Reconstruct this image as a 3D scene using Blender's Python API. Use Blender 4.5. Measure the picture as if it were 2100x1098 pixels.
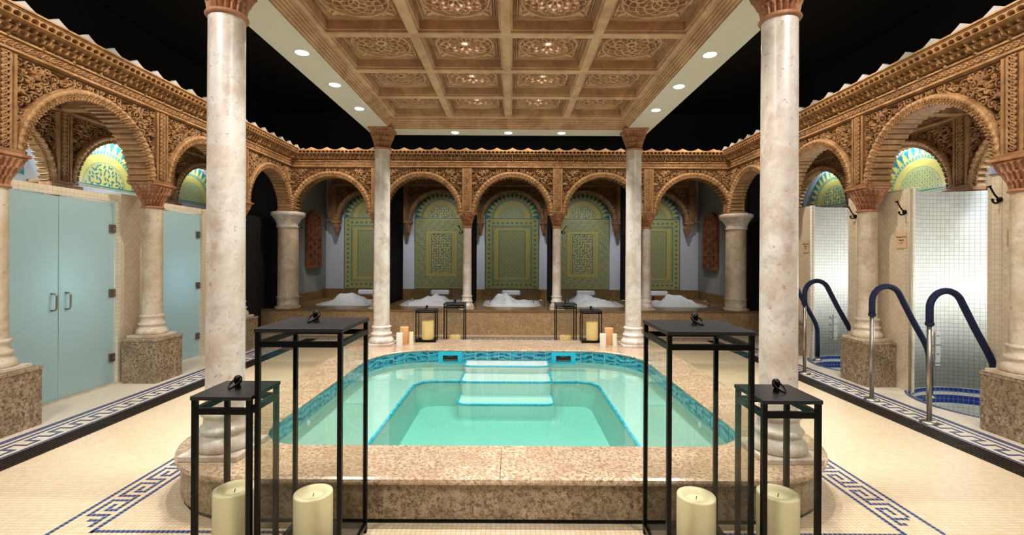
import bpy, math, random
import numpy as np
from mathutils import Vector, Matrix
from mathutils.geometry import tessellate_polygon
random.seed(7); rng = np.random.default_rng(7)
PI = math.pi
SC = bpy.context.scene
for o in list(bpy.data.objects): bpy.data.objects.remove(o)
COL = SC.collection

# ---------------------------------------------------------------- camera, world, light, exposure
cam_d = bpy.data.cameras.new('camera'); cam = bpy.data.objects.new('camera', cam_d); COL.objects.link(cam)
cam_d.sensor_width = 36.0; cam_d.lens = 36.0*960/2100; cam_d.clip_end = 100; cam_d.clip_start = 0.05
cam_d.shift_y = -21/2100
cam.matrix_world = Matrix.Translation((0, 0, 1.6)) @ Matrix.Rotation(PI/2, 4, 'X') @ Matrix.Rotation(math.radians(0.28), 4, 'Z')
SC.camera = cam
W = bpy.data.worlds.new('world'); SC.world = W; W.use_nodes = True
W.node_tree.nodes['Background'].inputs[0].default_value = (0.9, 0.85, 0.8, 1)
W.node_tree.nodes['Background'].inputs[1].default_value = 0.0
SC.view_settings.view_transform = 'Standard'; SC.view_settings.look = 'None'
SC.view_settings.exposure = 0.0; SC.view_settings.gamma = 1.0; SC.view_settings.use_curve_mapping = False

PX = -0.065            # middle of pool and canopy
WARM = (1.0, 0.88, 0.74); NEUT = (1.0, 0.945, 0.885); COOL = (0.70, 0.86, 1.0)
def lamp(kind, loc, power, color=NEUT, size=0.05, target=None, angle=90, blend=0.5, size_y=None):
    d = bpy.data.lights.new(kind.lower()+'_lamp', kind); d.energy = power; d.color = color
    o = bpy.data.objects.new(kind.lower()+'_lamp', d); COL.objects.link(o); o.location = loc
    if kind == 'SPOT': d.spot_size = math.radians(angle); d.spot_blend = blend; d.shadow_soft_size = size
    elif kind == 'POINT': d.shadow_soft_size = size
    elif kind == 'AREA':
        d.size = size
        if size_y: d.shape = 'RECTANGLE'; d.size_y = size_y
    if target is not None:
        o.rotation_euler = (Vector(target)-Vector(loc)).to_track_quat('-Z', 'Y').to_euler()
    return o
# canopy downlights (side rows, back row and the front row out of frame)
SOFZ = 3.497
DL_SIDE = [6.0, 5.17, 4.36]; DL_OFF = [3.62]
for s in (-1, 1):
    for y in DL_SIDE+DL_OFF:
        lamp('SPOT', (PX+s*1.90, y, SOFZ-0.012), 170, NEUT, 0.05, (PX+s*1.90, y, 0), 92, 0.8)
for x in (-0.81, 0, 0.81):
    lamp('SPOT', (PX+x, 7.13, SOFZ-0.012), 210, NEUT, 0.05, (PX+x, 7.13, 0), 125, 0.6)
    lamp('SPOT', (PX+x, 3.0, SOFZ-0.012), 130, NEUT, 0.05, (PX+x, 3.0, 0), 130, 0.7)
# front fill areas added above the camera; ceiling spots over the side aisles
for s in (-1, 1):
    lamp('AREA', (s*2.6, 0.2, 4.6), 170, NEUT, 1.2, (s*2.6, 2.6, 0.6))
    lamp('SPOT', (s*3.2, 3.2, 5.2), 330, NEUT, 0.12, (s*3.45, 4.9, 0), 46, 0.6)
    lamp('SPOT', (s*3.0, 5.2, 5.2), 250, NEUT, 0.12, (s*3.3, 7.0, 0), 46, 0.6)
# track spots over the canopy washing the carved arcades
for s in (-1, 1):
    for y, p in ((4.3, 260), (6.0, 300), (7.7, 320), (9.2, 200)):
        lamp('SPOT', (s*3.05, y, 4.6), p*0.75, WARM, 0.04, (s*4.55, y-0.05, 3.4), 72, 0.8)
    lamp('SPOT', (s*3.6, 8.2, 4.7), 190, WARM, 0.04, (s*3.8, 9.7, 3.5), 60, 0.8)
for x in (-2.4, -0.5, 0.5, 2.4):
    lamp('SPOT', (x, 8.2, 4.7), 150, WARM, 0.04, (x, 9.7, 3.5), 85, 0.8)
for x in (-0.41, 0.41):
    for y in (3.8, 4.65, 5.5, 6.3): lamp('POINT', (PX+x, y, 3.85), 3.5, NEUT, 0.04)      # light box above the pierced ceiling
# tub alcoves, shower and plunge-pool bays
for i in range(5):
    lamp('SPOT', ((i-2)*1.88, 10.5, 3.70), 85, (0.93, 0.95, 1.0), 0.05, ((i-2)*1.88, 12.3, 1.2), 85, 0.8)
for s in (-1, 1):
    for y in (5.17, 7.03): lamp('POINT', (s*5.5, y, 1.25), 17 if s < 0 else 20, (0.85, 0.97, 1.0) if y < 6 or s > 0 else COOL, 0.08)  # left: stall lights behind the doors; right: fill added to brighten the niches
    for y in (5.17, 7.03, 8.9):
        lamp('SPOT', (s*6.01, y, 3.50), (130 if s < 0 else 85) if y < 8 else 50, COOL, 0.03, (s*6.09, y, 2.3), 150, 0.6)
        lamp('POINT', (s*5.55, y, 2.70), 9 if y < 8 else 2, (0.88, 0.95, 1.0), 0.08)
# ---------------------------------------------------------------- material helpers
def hexc(h):
    r = [int(h[i:i+2], 16)/255 for i in (0, 2, 4)]
    return tuple(((c/12.92) if c <= .04045 else ((c+.055)/1.055)**2.4) for c in r)+(1,)
class NT:
    def __init__(s, name):
        s.m = bpy.data.materials.new(name); s.m.use_nodes = True; s.t = s.m.node_tree; s.t.nodes.clear()
        s.out = s.n('ShaderNodeOutputMaterial')
    def n(s, typ, **kw):
        x = s.t.nodes.new(typ)
        for k, v in kw.items(): setattr(x, k, v)
        return x
    def l(s, a, b): s.t.links.new(a, b)
    def coord(s, kind='Object', scale=(1,1,1), rot=(0,0,0)):
        c = s.n('ShaderNodeTexCoord'); mp = s.n('ShaderNodeMapping')
        mp.inputs['Scale'].default_value = scale; mp.inputs['Rotation'].default_value = rot
        s.l(c.outputs[kind], mp.inputs['Vector']); return mp.outputs[0]
    def noise(s, v, scale, detail=4, rough=.55, dist=0):
        x = s.n('ShaderNodeTexNoise'); x.inputs['Scale'].default_value = scale; x.inputs['Detail'].default_value = detail
        x.inputs['Roughness'].default_value = rough; x.inputs['Distortion'].default_value = dist
        s.l(v, x.inputs['Vector']); return x.outputs['Fac']
    def vor(s, v, scale, feature='F1', out='Distance'):
        x = s.n('ShaderNodeTexVoronoi', feature=feature); x.inputs['Scale'].default_value = scale
        s.l(v, x.inputs['Vector']); return x.outputs[out]
    def ramp(s, f, stops, interp='LINEAR'):
        x = s.n('ShaderNodeValToRGB'); cr = x.color_ramp; cr.interpolation = interp
        while len(cr.elements) < len(stops): cr.elements.new(0.5)
        for e, (p, c) in zip(cr.elements, stops): e.position = p; e.color = c if len(c) == 4 else tuple(c)+(1,)
        s.l(f, x.inputs[0]); return x.outputs[0]
    def mix(s, f, a, b, blend='MIX'):
        x = s.n('ShaderNodeMix', data_type='RGBA', blend_type=blend)
        for sock, val in ((x.inputs[0], f), (x.inputs[6], a), (x.inputs[7], b)):
            if isinstance(val, (int, float)): sock.default_value = val
            elif isinstance(val, tuple): sock.default_value = val
            else: s.l(val, sock)
        return x.outputs[2]
    def bump(s, h, strength=.3, dist=.01):
        x = s.n('ShaderNodeBump'); x.inputs['Strength'].default_value = strength; x.inputs['Distance'].default_value = dist
        s.l(h, x.inputs['Height']); return x.outputs[0]
    def bsdf(s, color, rough=.5, metal=0, normal=None, **kw):
        b = s.n('ShaderNodeBsdfPrincipled')
        for nm, val in [('Base Color', color), ('Roughness', rough), ('Metallic', metal)]+[(k, v) for k, v in kw.items()]:
            if isinstance(val, (int, float, tuple)): b.inputs[nm].default_value = val
            else: s.l(val, b.inputs[nm])
        if normal is not None: s.l(normal, b.inputs['Normal'])
        s.l(b.outputs[0], s.out.inputs[0]); return b
M = {}
def plain(name, h, rough=.5, metal=0, var=.12, vs=6, **kw):
    t = NT(name); c = hexc(h); v = t.coord(); f = t.noise(v, vs, 3)
    dk = tuple(x*(1-var) for x in c[:3])+(1,); lt = tuple(min(1, x*(1+var)) for x in c[:3])+(1,)
    t.bsdf(t.mix(f, dk, lt), rough, metal, **kw); M[name] = t.m; return t
# granite
def granite(name, dark, mid, light, grey, rough, sc=1.0, bumpy=0.0):
    t = NT(name); v = t.coord()
    a = t.noise(v, 55*sc, 7, .8, .25); b = t.noise(v, 7*sc, 5, .65, .8); c = t.vor(v, 90*sc); d = t.noise(v, 160*sc, 2, .7)
    col = t.ramp(a, [(.34, hexc(dark)), (.44, hexc(mid)), (.55, hexc(light)), (.68, hexc(grey))])
    col = t.mix(t.ramp(b, [(.38, (0,0,0)), (.62, (1,1,1))]), col, t.mix(.55, col, hexc(mid)))
    col = t.mix(t.ramp(c, [(.12, (.75,.75,.75)), (.3, (0,0,0))]), col, hexc(dark))
    col = t.mix(t.ramp(d, [(.62, (0,0,0)), (.72, (.6,.6,.6))]), col, hexc(light))
    nm = t.bump(a, bumpy, .006) if bumpy else None
    t.bsdf(col, rough, 0, nm); M[name] = t.m
granite('granite_top', '645347', 'a38467', 'e0ccb2', 'b6b1ab', .22, .75)
granite('granite_side', '1a1511', '6a5945', 'baa283', '97958f', .3, .62, .15)
granite('granite_slab', '3a2f26', '85725c', 'b8a286', '9c9a94', .2, .7)
granite('granite_front_lit', '33271c', '95795a', 'd0ad80', 'a09a90', .3, .8, .15)  # light of the canopy spots on the platform front is put into this colour
granite('granite_dark', '35291c', '6e5638', 'a48352', '7c766a', .25, 1.0)
# marble
def marble(name, base, warm, brown, rough=.32):
    t = NT(name); v = t.coord('Object')
    a = t.noise(v, 3.0, 6, .62, .8); b = t.noise(v, 9, 5, .7, 1.4); c = t.noise(v, 32, 3, .6); e = t.noise(v, 1.4, 3, .5, .3)
    col = t.mix(t.ramp(a, [(.42, (0,0,0)), (.60, (1,1,1))]), hexc(base), hexc(warm))
    col = t.mix(t.ramp(b, [(.47, (0,0,0)), (.5, (.14,.14,.14)), (.53, (0,0,0))]), col, hexc(brown))
    col = t.mix(t.ramp(c, [(.62, (0,0,0)), (.70, (.75,.75,.75))]), col, hexc(brown))
    col = t.mix(t.ramp(t.noise(v, 3.6, 8, .7, .3), [(.50, (0,0,0)), (.62, (.5,.5,.5)), (.75, (.75,.75,.75))]), col, hexc(brown))
    t.bsdf(col, rough, 0, t.bump(c, .08, .004)); M[name] = t.m
marble('marble', 'ded8d0', 'cabbab', 'a48b75')
marble('marble_warm', 'dacdb8', 'c7b498', 'a08260')
# carved wood / terracotta
def wood(name, lt, dk, rough=.55, sc=(3,3,3)):
    t = NT(name); v = t.coord('Object', sc); a = t.noise(v, 2.2, 5, .6, .8); b = t.noise(v, 40, 3, .6)
    col = t.mix(t.ramp(a, [(.35, (0,0,0)), (.65, (1,1,1))]), hexc(dk), hexc(lt))
    col = t.mix(t.ramp(b, [(.55, (0,0,0)), (.75, (.35,.35,.35))]), col, hexc(dk))
    t.bsdf(col, rough, 0, t.bump(b, .12, .003)); M[name] = t.m
wood('carved_wood', 'ab8254', '7c5836')
wood('carved_wood_pale', 'b88e5f', '8c6640')
wood('ceiling_wood', 'd6b08c', 'b4896a', .5, (2,2,2))
wood('terracotta', 'b98764', '95603f')
wood('panel_wood', '9a5b34', '6f3a1e')
# mosaics
def tiles(name, c1, c2, grout, size, rough=.35, kind='Object', rot=(0,0,0), mortar=.06, bump=.25, plane='XY'):
    t = NT(name)
    v = t.coord(kind, (1/size,)*3, rot)
    if plane != 'XY':
        sp = t.n('ShaderNodeSeparateXYZ'); cb = t.n('ShaderNodeCombineXYZ'); c = t.n('ShaderNodeTexCoord')
        t.l(c.outputs['Object'], sp.inputs[0]); a = {'X':0,'Y':1,'Z':2}
        t.l(sp.outputs[a[plane[0]]], cb.inputs[0]); t.l(sp.outputs[a[plane[1]]], cb.inputs[1])
        mp = t.n('ShaderNodeMapping'); mp.inputs['Scale'].default_value = (1/size,)*3; mp.inputs['Rotation'].default_value = rot
        t.l(cb.outputs[0], mp.inputs[0]); v = mp.outputs[0]
    b = t.n('ShaderNodeTexBrick', offset=0.0, squash=1.0)
    for k, val in (('Scale', 1.0), ('Mortar Size', mortar), ('Mortar Smooth', .2), ('Brick Width', 1.0), ('Row Height', 1.0), ('Bias', 0.0)):
        b.inputs[k].default_value = val
    b.inputs['Color1'].default_value = hexc(c1); b.inputs['Color2'].default_value = hexc(c2); b.inputs['Mortar'].default_value = hexc(grout)
    t.l(v, b.inputs['Vector'])
    nz = t.noise(t.coord('Object'), 2.0, 4)
    col = t.mix(t.ramp(nz, [(.35, (0,0,0)), (.7, (.22,.22,.22))]), b.outputs['Color'], hexc(c2))
    inv = t.n('ShaderNodeInvert'); t.l(b.outputs['Fac'], inv.inputs[1])
    t.bsdf(col, rough, 0, t.bump(inv.outputs[0], bump, .002)); M[name] = t.m
tiles('floor_mosaic', 'e6d4b8', 'dac5a3', 'ae9676', .029, .3, mortar=.05)
tiles('floor_white', 'e8dcc8', 'ddd0ba', 'c0b098', .029, .35, mortar=.04)
tiles('wall_mosaic_yz', 'e2d6c0', 'd8cbb3', 'b0a088', .05, .4, plane='YZ', mortar=.035)
tiles('wall_mosaic_xz', 'e9dcc2', 'ddcfb3', 'b8a88c', .05, .4, plane='XZ', mortar=.035)
tiles('wall_diamond_yz', 'e0d0b8', 'd6c4a9', 'b7a386', .055, .4, plane='YZ', rot=(0,0,PI/4), mortar=.03)
tiles('white_tile_uv', 'e8e6e0', 'dcdad2', 'a0937c', .05, .4, kind='UV', mortar=.045)
tiles('blue_tile_uv', '1b3f9c', '153488', '8f9aa8', .05, .15, kind='UV', mortar=.05)
plain('blue_mosaic', '1f3f77', .3); plain('cyan_trim', '22b4d4', .3, var=.2, vs=20)
# water-line agate tiles
t = NT('agate_tile'); v = t.coord('UV')
w = t.n('ShaderNodeTexWave', wave_type='RINGS'); w.inputs['Scale'].default_value = .8; w.inputs['Distortion'].default_value = 7; w.inputs['Detail'].default_value = 3; w.inputs['Detail Scale'].default_value = 1.6
t.l(v, w.inputs['Vector'])
col = t.ramp(w.outputs['Fac'], [(0, hexc('123f66')), (.35, hexc('1d6a86')), (.6, hexc('2f9aa8')), (.85, hexc('1a5f86')), (1, hexc('6cc4c6'))])
nz = t.noise(v, 2.2, 3); col = t.mix(t.ramp(nz, [(.45, (0,0,0)), (.6, (.8,.8,.8))]), col, hexc('3aa3b4'))
t.bsdf(col, .12); M['agate_tile'] = t.m
plain('grout', 'b9c8c6', .6)
plain('pool_plaster', 'a6bfb5', .6, var=.05, vs=60)
plain('step_plaster', 'cdd6d0', .6, var=.05, vs=60)
# water
def facing(t, base, gain):      # Schlick reflectance that is the same on both sides of a thin sheet
    lw = t.n('ShaderNodeLayerWeight'); lw.inputs[0].default_value = .5
    p = t.n('ShaderNodeMath', operation='POWER'); p.inputs[1].default_value = 5; t.l(lw.outputs['Facing'], p.inputs[0])
    q = t.n('ShaderNodeMath', operation='MULTIPLY_ADD'); q.inputs[1].default_value = gain; q.inputs[2].default_value = base; t.l(p.outputs[0], q.inputs[0]); return q.outputs[0]
t = NT('pool_water')
tr = t.n('ShaderNodeBsdfTransparent'); tr.inputs[0].default_value = (.97, .99, .98, 1)
gl = t.n('ShaderNodeBsdfGlossy'); gl.inputs['Roughness'].default_value = .012; gl.inputs[0].default_value = (.9,.95,.95,1)
nb = t.bump(t.noise(t.coord(), 5, 2), .04, .02); fo_ = facing(t, .02, .9)
mx = t.n('ShaderNodeMixShader')
t.l(nb, gl.inputs['Normal'])
t.l(fo_, mx.inputs[0]); t.l(tr.outputs[0], mx.inputs[1]); t.l(gl.outputs[0], mx.inputs[2]); t.l(mx.outputs[0], t.out.inputs[0])
va = t.n('ShaderNodeVolumeAbsorption'); va.inputs[0].default_value = (.21, .85, .78, 1); va.inputs[1].default_value = .75
t.l(va.outputs[0], t.out.inputs['Volume']); M['pool_water'] = t.m
t = NT('plunge_water'); tr = t.n('ShaderNodeBsdfTransparent'); tr.inputs[0].default_value = (.80, .92, .97, 1); gl = t.n('ShaderNodeBsdfGlossy'); gl.inputs['Roughness'].default_value = .02
mx = t.n('ShaderNodeMixShader'); t.l(facing(t, .02, .9), mx.inputs[0]); t.l(tr.outputs[0], mx.inputs[1]); t.l(gl.outputs[0], mx.inputs[2]); t.l(mx.outputs[0], t.out.inputs[0]); M['plunge_water'] = t.m
# glass
def glass(name, tint, refl=1.45):
    t = NT(name); tr = t.n('ShaderNodeBsdfTransparent'); tr.inputs[0].default_value = tint
    gl = t.n('ShaderNodeBsdfGlossy'); gl.inputs['Roughness'].default_value = .01
    mx = t.n('ShaderNodeMixShader'); t.l(facing(t, .025, .5), mx.inputs[0]); t.l(tr.outputs[0], mx.inputs[1]); t.l(gl.outputs[0], mx.inputs[2]); t.l(mx.outputs[0], t.out.inputs[0]); M[name] = t.m
glass('clear_glass', (.95, .95, .93, 1), 1.3)
t = NT('frosted_glass')
df = t.n('ShaderNodeBsdfDiffuse'); df.inputs[0].default_value = hexc('bdd2d2')
tl = t.n('ShaderNodeBsdfTranslucent'); tl.inputs[0].default_value = hexc('cfe6ea')
gl = t.n('ShaderNodeBsdfGlossy'); gl.inputs['Roughness'].default_value = .25; gl.inputs[0].default_value = (.9,1,1,1)
m1 = t.n('ShaderNodeMixShader'); m1.inputs[0].default_value = .45; m2 = t.n('ShaderNodeMixShader'); m2.inputs[0].default_value = .06
t.l(df.outputs[0], m1.inputs[1]); t.l(tl.outputs[0], m1.inputs[2]); t.l(m1.outputs[0], m2.inputs[1]); t.l(gl.outputs[0], m2.inputs[2]); t.l(m2.outputs[0], t.out.inputs[0]); M['frosted_glass'] = t.m
plain('glass_edge', 'bfe6e0', .2)
plain('black_metal', '0b0b0b', .38, .6, var=.2); plain('black_plate_sheen', '2c2d30', .42, .5, var=.15)  # plate colour raised: the lid's grey reflection is painted into the black
plain('steel', 'a39c92', .38, 1.0, var=.05); plain('hinge_metal', '7d746c', .4, .8); plain('chrome', 'c8c8c8', .12, 1.0, var=.03)
plain('blue_foam', '08193c', .85, var=.25, vs=30)
plain('grate', '30251c', .5, .4); plain('grate_dark', '0a0806', .7)
plain('white_plaster', 'c9ced6', .8, var=.03); plain('grey_plaster', '9a9b9c', .85, var=.05); plain('soffit_paint', 'd3cdbf', .6, var=.03)
plain('black_paint', '050505', .9); plain('black_cloth', '020202', 1.0)
plain('white_porcelain', 'e4e4e4', .2, var=.02); plain('pillow_white', 'dfe6f2', .5, var=.02)
plain('crest_white', '9c9a97', .6, var=.05)
def wax(name, h, emit=0.0):
    t = NT(name); v = t.coord(); f = t.noise(v, 4, 2)
    c = hexc(h); kw = {'Subsurface Weight': .35, 'Subsurface Scale': .03, 'Subsurface Radius': (1.0, .6, .3)}
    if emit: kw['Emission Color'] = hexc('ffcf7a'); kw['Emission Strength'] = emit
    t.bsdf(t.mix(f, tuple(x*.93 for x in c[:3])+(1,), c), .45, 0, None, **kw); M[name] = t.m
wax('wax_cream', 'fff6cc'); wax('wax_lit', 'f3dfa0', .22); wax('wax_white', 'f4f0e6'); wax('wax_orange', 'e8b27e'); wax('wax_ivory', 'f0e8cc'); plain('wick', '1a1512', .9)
t = NT('foam'); v = t.coord(); f = t.noise(v, 30, 5, .7); t.bsdf(t.mix(f, hexc('c4d2de'), hexc('eef3f8')), .8, 0, t.bump(f, .8, .02), **{'Subsurface Weight': .3, 'Subsurface Scale': .05}); M['foam'] = t.m
t = NT('lamp_glow'); e = t.n('ShaderNodeEmission'); e.inputs[0].default_value = (1, .97, .92, 1); e.inputs[1].default_value = 30; t.l(e.outputs[0], t.out.inputs[0]); M['lamp_glow'] = t.m
t = NT('painted_tile'); at = t.n('ShaderNodeAttribute', attribute_name='paint')
nz = t.noise(t.coord(), 14, 3); col = t.mix(t.ramp(nz, [(.3, (.25,.25,.25)), (.6, (0,0,0))]), at.outputs['Color'], hexc('8f8a48'))
t.bsdf(at.outputs['Color'], .4); M['painted_tile'] = t.m
plain('sign_stone', 'd8b894', .5, var=.15, vs=40); plain('sign_tan', 'b99a70', .5); plain('letter_black', '14110f', .5); plain('plate_grey', 'c6c4bc', .4, var=.03)

# ---------------------------------------------------------------- mesh helpers
class MB:
    def __init__(s): s.v = []; s.f = []; s.mi = []; s.sm = []
    def add(s, vs, fs, mi=0, smooth=False, mat=None):
        o = len(s.v)
        if mat is not None: vs = [tuple(mat @ Vector(p)) for p in vs]
        s.v += [tuple(p) for p in vs]; s.f += [tuple(i+o for i in f) for f in fs]; s.mi += [mi]*len(fs); s.sm += [smooth]*len(fs); return s
    def box(s, x0, x1, y0, y1, z0, z1, mi=0, ch=0.0, mat=None):
        x0, x1 = sorted((x0, x1)); y0, y1 = sorted((y0, y1)); z0, z1 = sorted((z0, z1))
        if ch <= 0:
            vs = [(x, y, z) for x in (x0, x1) for y in (y0, y1) for z in (z0, z1)]
            fs = [(0,1,3,2), (4,6,7,5), (0,4,5,1), (2,3,7,6), (0,2,6,4), (1,5,7,3)]
            return s.add(vs, fs, mi, mat=mat)
        c = min(ch, (x1-x0)/2.01, (y1-y0)/2.01, (z1-z0)/2.01)
        rings = []
        for z, d in ((z0, c), (z0+c, 0), (z1-c, 0), (z1, c)):
            X0, X1, Y0, Y1 = x0+d, x1-d, y0+d, y1-d; e = c if d == 0 else 0.0001
            rings.append([(X0+e, Y0, z), (X1-e, Y0, z), (X1, Y0+e, z), (X1, Y1-e, z), (X1-e, Y1, z), (X0+e, Y1, z), (X0, Y1-e, z), (X0, Y0+e, z)])
        vs = [p for r in rings for p in r]; fs = [tuple(range(7, -1, -1)), tuple(range(24, 32))]
        for k in range(3):
            for i in range(8):
                j = (i+1) % 8; fs.append((k*8+i, k*8+j, k*8+8+j, k*8+8+i))
        return s.add(vs, fs, mi, mat=mat)
    def lathe(s, prof, n=48, c=(0,0,0), mi=0, smooth=True, mat=None):
        vs = []; fs = []
        for r, z in prof:
            for i in range(n):
                a = 2*PI*i/n; vs.append((c[0]+r*math.cos(a), c[1]+r*math.sin(a), c[2]+z))
        for k in range(len(prof)-1):
            for i in range(n):
                j = (i+1) % n; fs.append((k*n+i, k*n+j, (k+1)*n+j, (k+1)*n+i))
        s.add(vs, fs, mi, smooth, mat)
        m = len(prof)
        s.add([vs[i] for i in range(n)], [tuple(range(n-1, -1, -1))], mi, False, mat)
        s.add([vs[(m-1)*n+i] for i in range(n)], [tuple(range(n))], mi, False, mat); return s
    def tube(s, pts, r, n=12, mi=0, closed=False, mat=None):
        pts = [Vector(p) for p in pts]; m = len(pts); rs = r if isinstance(r, (list, tuple)) else [r]*m
        vs = []; fs = []; up = None
        for i, p in enumerate(pts):
            if closed: d = pts[(i+1) % m]-pts[i-1]
            else: d = pts[min(i+1, m-1)]-pts[max(i-1, 0)]
            d.normalize()
            if up is None: up = Vector((0,0,1)) if abs(d.z) < .9 else Vector((0,1,0))
            a = d.cross(up).normalized(); b = a.cross(d).normalized(); up = b
            for k in range(n):
                t = 2*PI*k/n; vs.append(p+a*(rs[i]*math.cos(t))+b*(rs[i]*math.sin(t)))
        for i in range(m if closed else m-1):
            for k in range(n):
                j = (k+1) % n; i2 = (i+1) % m; fs.append((i*n+k, i*n+j, i2*n+j, i2*n+k))
        if not closed: fs.append(tuple(range(n-1, -1, -1))); fs.append(tuple(range((m-1)*n, m*n)))
        return s.add(vs, fs, mi, True, mat)
    def ball(s, c, r, n=16, mi=0, sc=(1,1,1), mat=None):
        vs = []; fs = []; h = n//2
        for i in range(h+1):
            th = PI*i/h
            for j in range(n): vs.append((c[0]+r*sc[0]*math.sin(th)*math.cos(2*PI*j/n), c[1]+r*sc[1]*math.sin(th)*math.sin(2*PI*j/n), c[2]+r*sc[2]*math.cos(th)))
        for i in range(h):
            for j in range(n): k = (j+1) % n; fs.append((i*n+j, (i+1)*n+j, (i+1)*n+k, i*n+k))
        return s.add(vs, fs, mi, True, mat)
    def poly(s, loops, z, mi=0, flip=False):      # filled polygon with holes
        L = [[Vector((x, y, 0)) for x, y in lp] for lp in loops]; tri = tessellate_polygon(L)
        flat = [p for lp in loops for p in lp]; fs = []
        for t in tri:
            a, b, c = [flat[i] for i in t]; cr = (b[0]-a[0])*(c[1]-a[1])-(b[1]-a[1])*(c[0]-a[0])
            t = tuple(t) if cr > 0 else tuple(reversed(t)); fs.append(tuple(reversed(t)) if flip else t)
        return s.add([(x, y, z) for x, y in flat], fs, mi)
    def build(s, name, mats, parent=None, loc=(0,0,0), rot=(0,0,0)):
        me = bpy.data.meshes.new(name); me.from_pydata(s.v, [], s.f)
        if not isinstance(mats, (list, tuple)): mats = [mats]
        for m in mats: me.materials.append(M[m])
        me.polygons.foreach_set('material_index', s.mi); me.polygons.foreach_set('use_smooth', s.sm); me.update()
        o = bpy.data.objects.new(name, me); COL.objects.link(o); o.location = loc; o.rotation_euler = rot
        if parent: o.parent = parent
        return o
def grid(name, P, mat, parent=None, keep=None, color=None, smooth=False, uv=None, midx=None, wrap=False):
    """P: (n, m, 3) array of points -> one mesh."""
    n, m, _ = P.shape; idx = np.arange(n*m).reshape(n, m)
    if wrap: idx = np.concatenate([idx, idx[:1]], 0)
    q = np.stack([idx[:-1,:-1], idx[1:,:-1], idx[1:,1:], idx[:-1,1:]], -1).reshape(-1, 4)
    if keep is not None: sel = keep.reshape(-1); q = q[sel]
    me = bpy.data.meshes.new(name); me.vertices.add(n*m); me.vertices.foreach_set('co', P.reshape(-1).astype(np.float32))
    k = len(q); me.loops.add(k*4); me.loops.foreach_set('vertex_index', q.reshape(-1).astype(np.int32))
    me.polygons.add(k); me.polygons.foreach_set('loop_start', np.arange(0, k*4, 4, dtype=np.int32))
    me.polygons.foreach_set('use_smooth', np.full(k, smooth))
    mats = mat if isinstance(mat, (list, tuple)) else [mat]
    for x in mats: me.materials.append(M[x])
    if midx is not None:
        mm = midx.reshape(-1)
        if keep is not None: mm = mm[sel]
        me.polygons.foreach_set('material_index', mm.astype(np.int32))
    if color is not None:
        ca = me.color_attributes.new('paint', 'FLOAT_COLOR', 'POINT'); c4 = np.ones((n*m, 4), np.float32); c4[:, :3] = color.reshape(-1, 3); ca.data.foreach_set('color', c4.reshape(-1))
    if uv is not None:
        ul = me.uv_layers.new(name='UVMap'); u = uv.reshape(-1, 2)
        if wrap: u = np.concatenate([u, u[:m]+np.array([uv[-1,0,0]+(uv[1,0,0]-uv[0,0,0])-uv[0,0,0], 0])], 0); qq = np.stack([np.arange((n+1)*m).reshape(n+1, m)[:-1,:-1], np.arange((n+1)*m).reshape(n+1, m)[1:,:-1], np.arange((n+1)*m).reshape(n+1, m)[1:,1:], np.arange((n+1)*m).reshape(n+1, m)[:-1,1:]], -1).reshape(-1, 4)
        else: qq = q
        ul.data.foreach_set('uv', u[qq.reshape(-1)].reshape(-1).astype(np.float32))
    me.update(calc_edges=True); me.validate()
    o = bpy.data.objects.new(name, me); COL.objects.link(o)
    if parent: o.parent = parent
    return o
def tag(o, label=None, cat=None, group=None, kind=None):
    if label: o['label'] = label
    if cat: o['category'] = cat
    if group: o['group'] = group
    if kind: o['kind'] = kind
    return o
def struct(o): o['kind'] = 'structure'; return o
def empty(name, loc=(0,0,0), rz=0, label=None, cat=None, group=None):
    o = bpy.data.objects.new(name, None); COL.objects.link(o); o.location = loc; o.rotation_euler = (0,0,rz); o.empty_display_size = .1
    return tag(o, label, cat, group)
def copy_tree(o, parent=None):
    c = o.copy(); COL.objects.link(c)
    if parent: c.parent = parent
    for ch in list(o.children): copy_tree(ch, c)
    return c
def again(o, loc, label, rz=None, group=None):
    c = copy_tree(o); c.location = loc; c['label'] = label
    if rz is not None: c.rotation_euler = (0,0,rz)
    if group: c['group'] = group
    return c
def share(src, parent, loc=(0,0,0), rot=(0,0,0), scale=(1,1,1)):
    c = src.copy(); COL.objects.link(c); c.parent = parent; c.location = loc; c.rotation_euler = rot; c.scale = scale; return c
def sstep(a, b, x): t = np.clip((x-a)/(b-a), 0, 1); return t*t*(3-2*t)
def text_mesh(name, lines, size, mat, parent, loc, rot, gap=1.25, sx=1.0):
    cu = bpy.data.curves.new(name, 'FONT'); cu.body = '\n'.join(lines); cu.size = size; cu.extrude = .0006; cu.align_x = 'CENTER'; cu.align_y = 'CENTER'; cu.space_line = gap
    to = bpy.data.objects.new(name, cu); COL.objects.link(to)
    bpy.context.view_layer.update()
    me = bpy.data.meshes.new_from_object(to.evaluated_get(bpy.context.evaluated_depsgraph_get())); bpy.data.objects.remove(to)
    me.materials.clear(); me.materials.append(M[mat]); o = bpy.data.objects.new(name, me); COL.objects.link(o); o.parent = parent; o.location = loc; o.rotation_euler = rot; o.scale = (sx, 1, 1)
    return o
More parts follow.
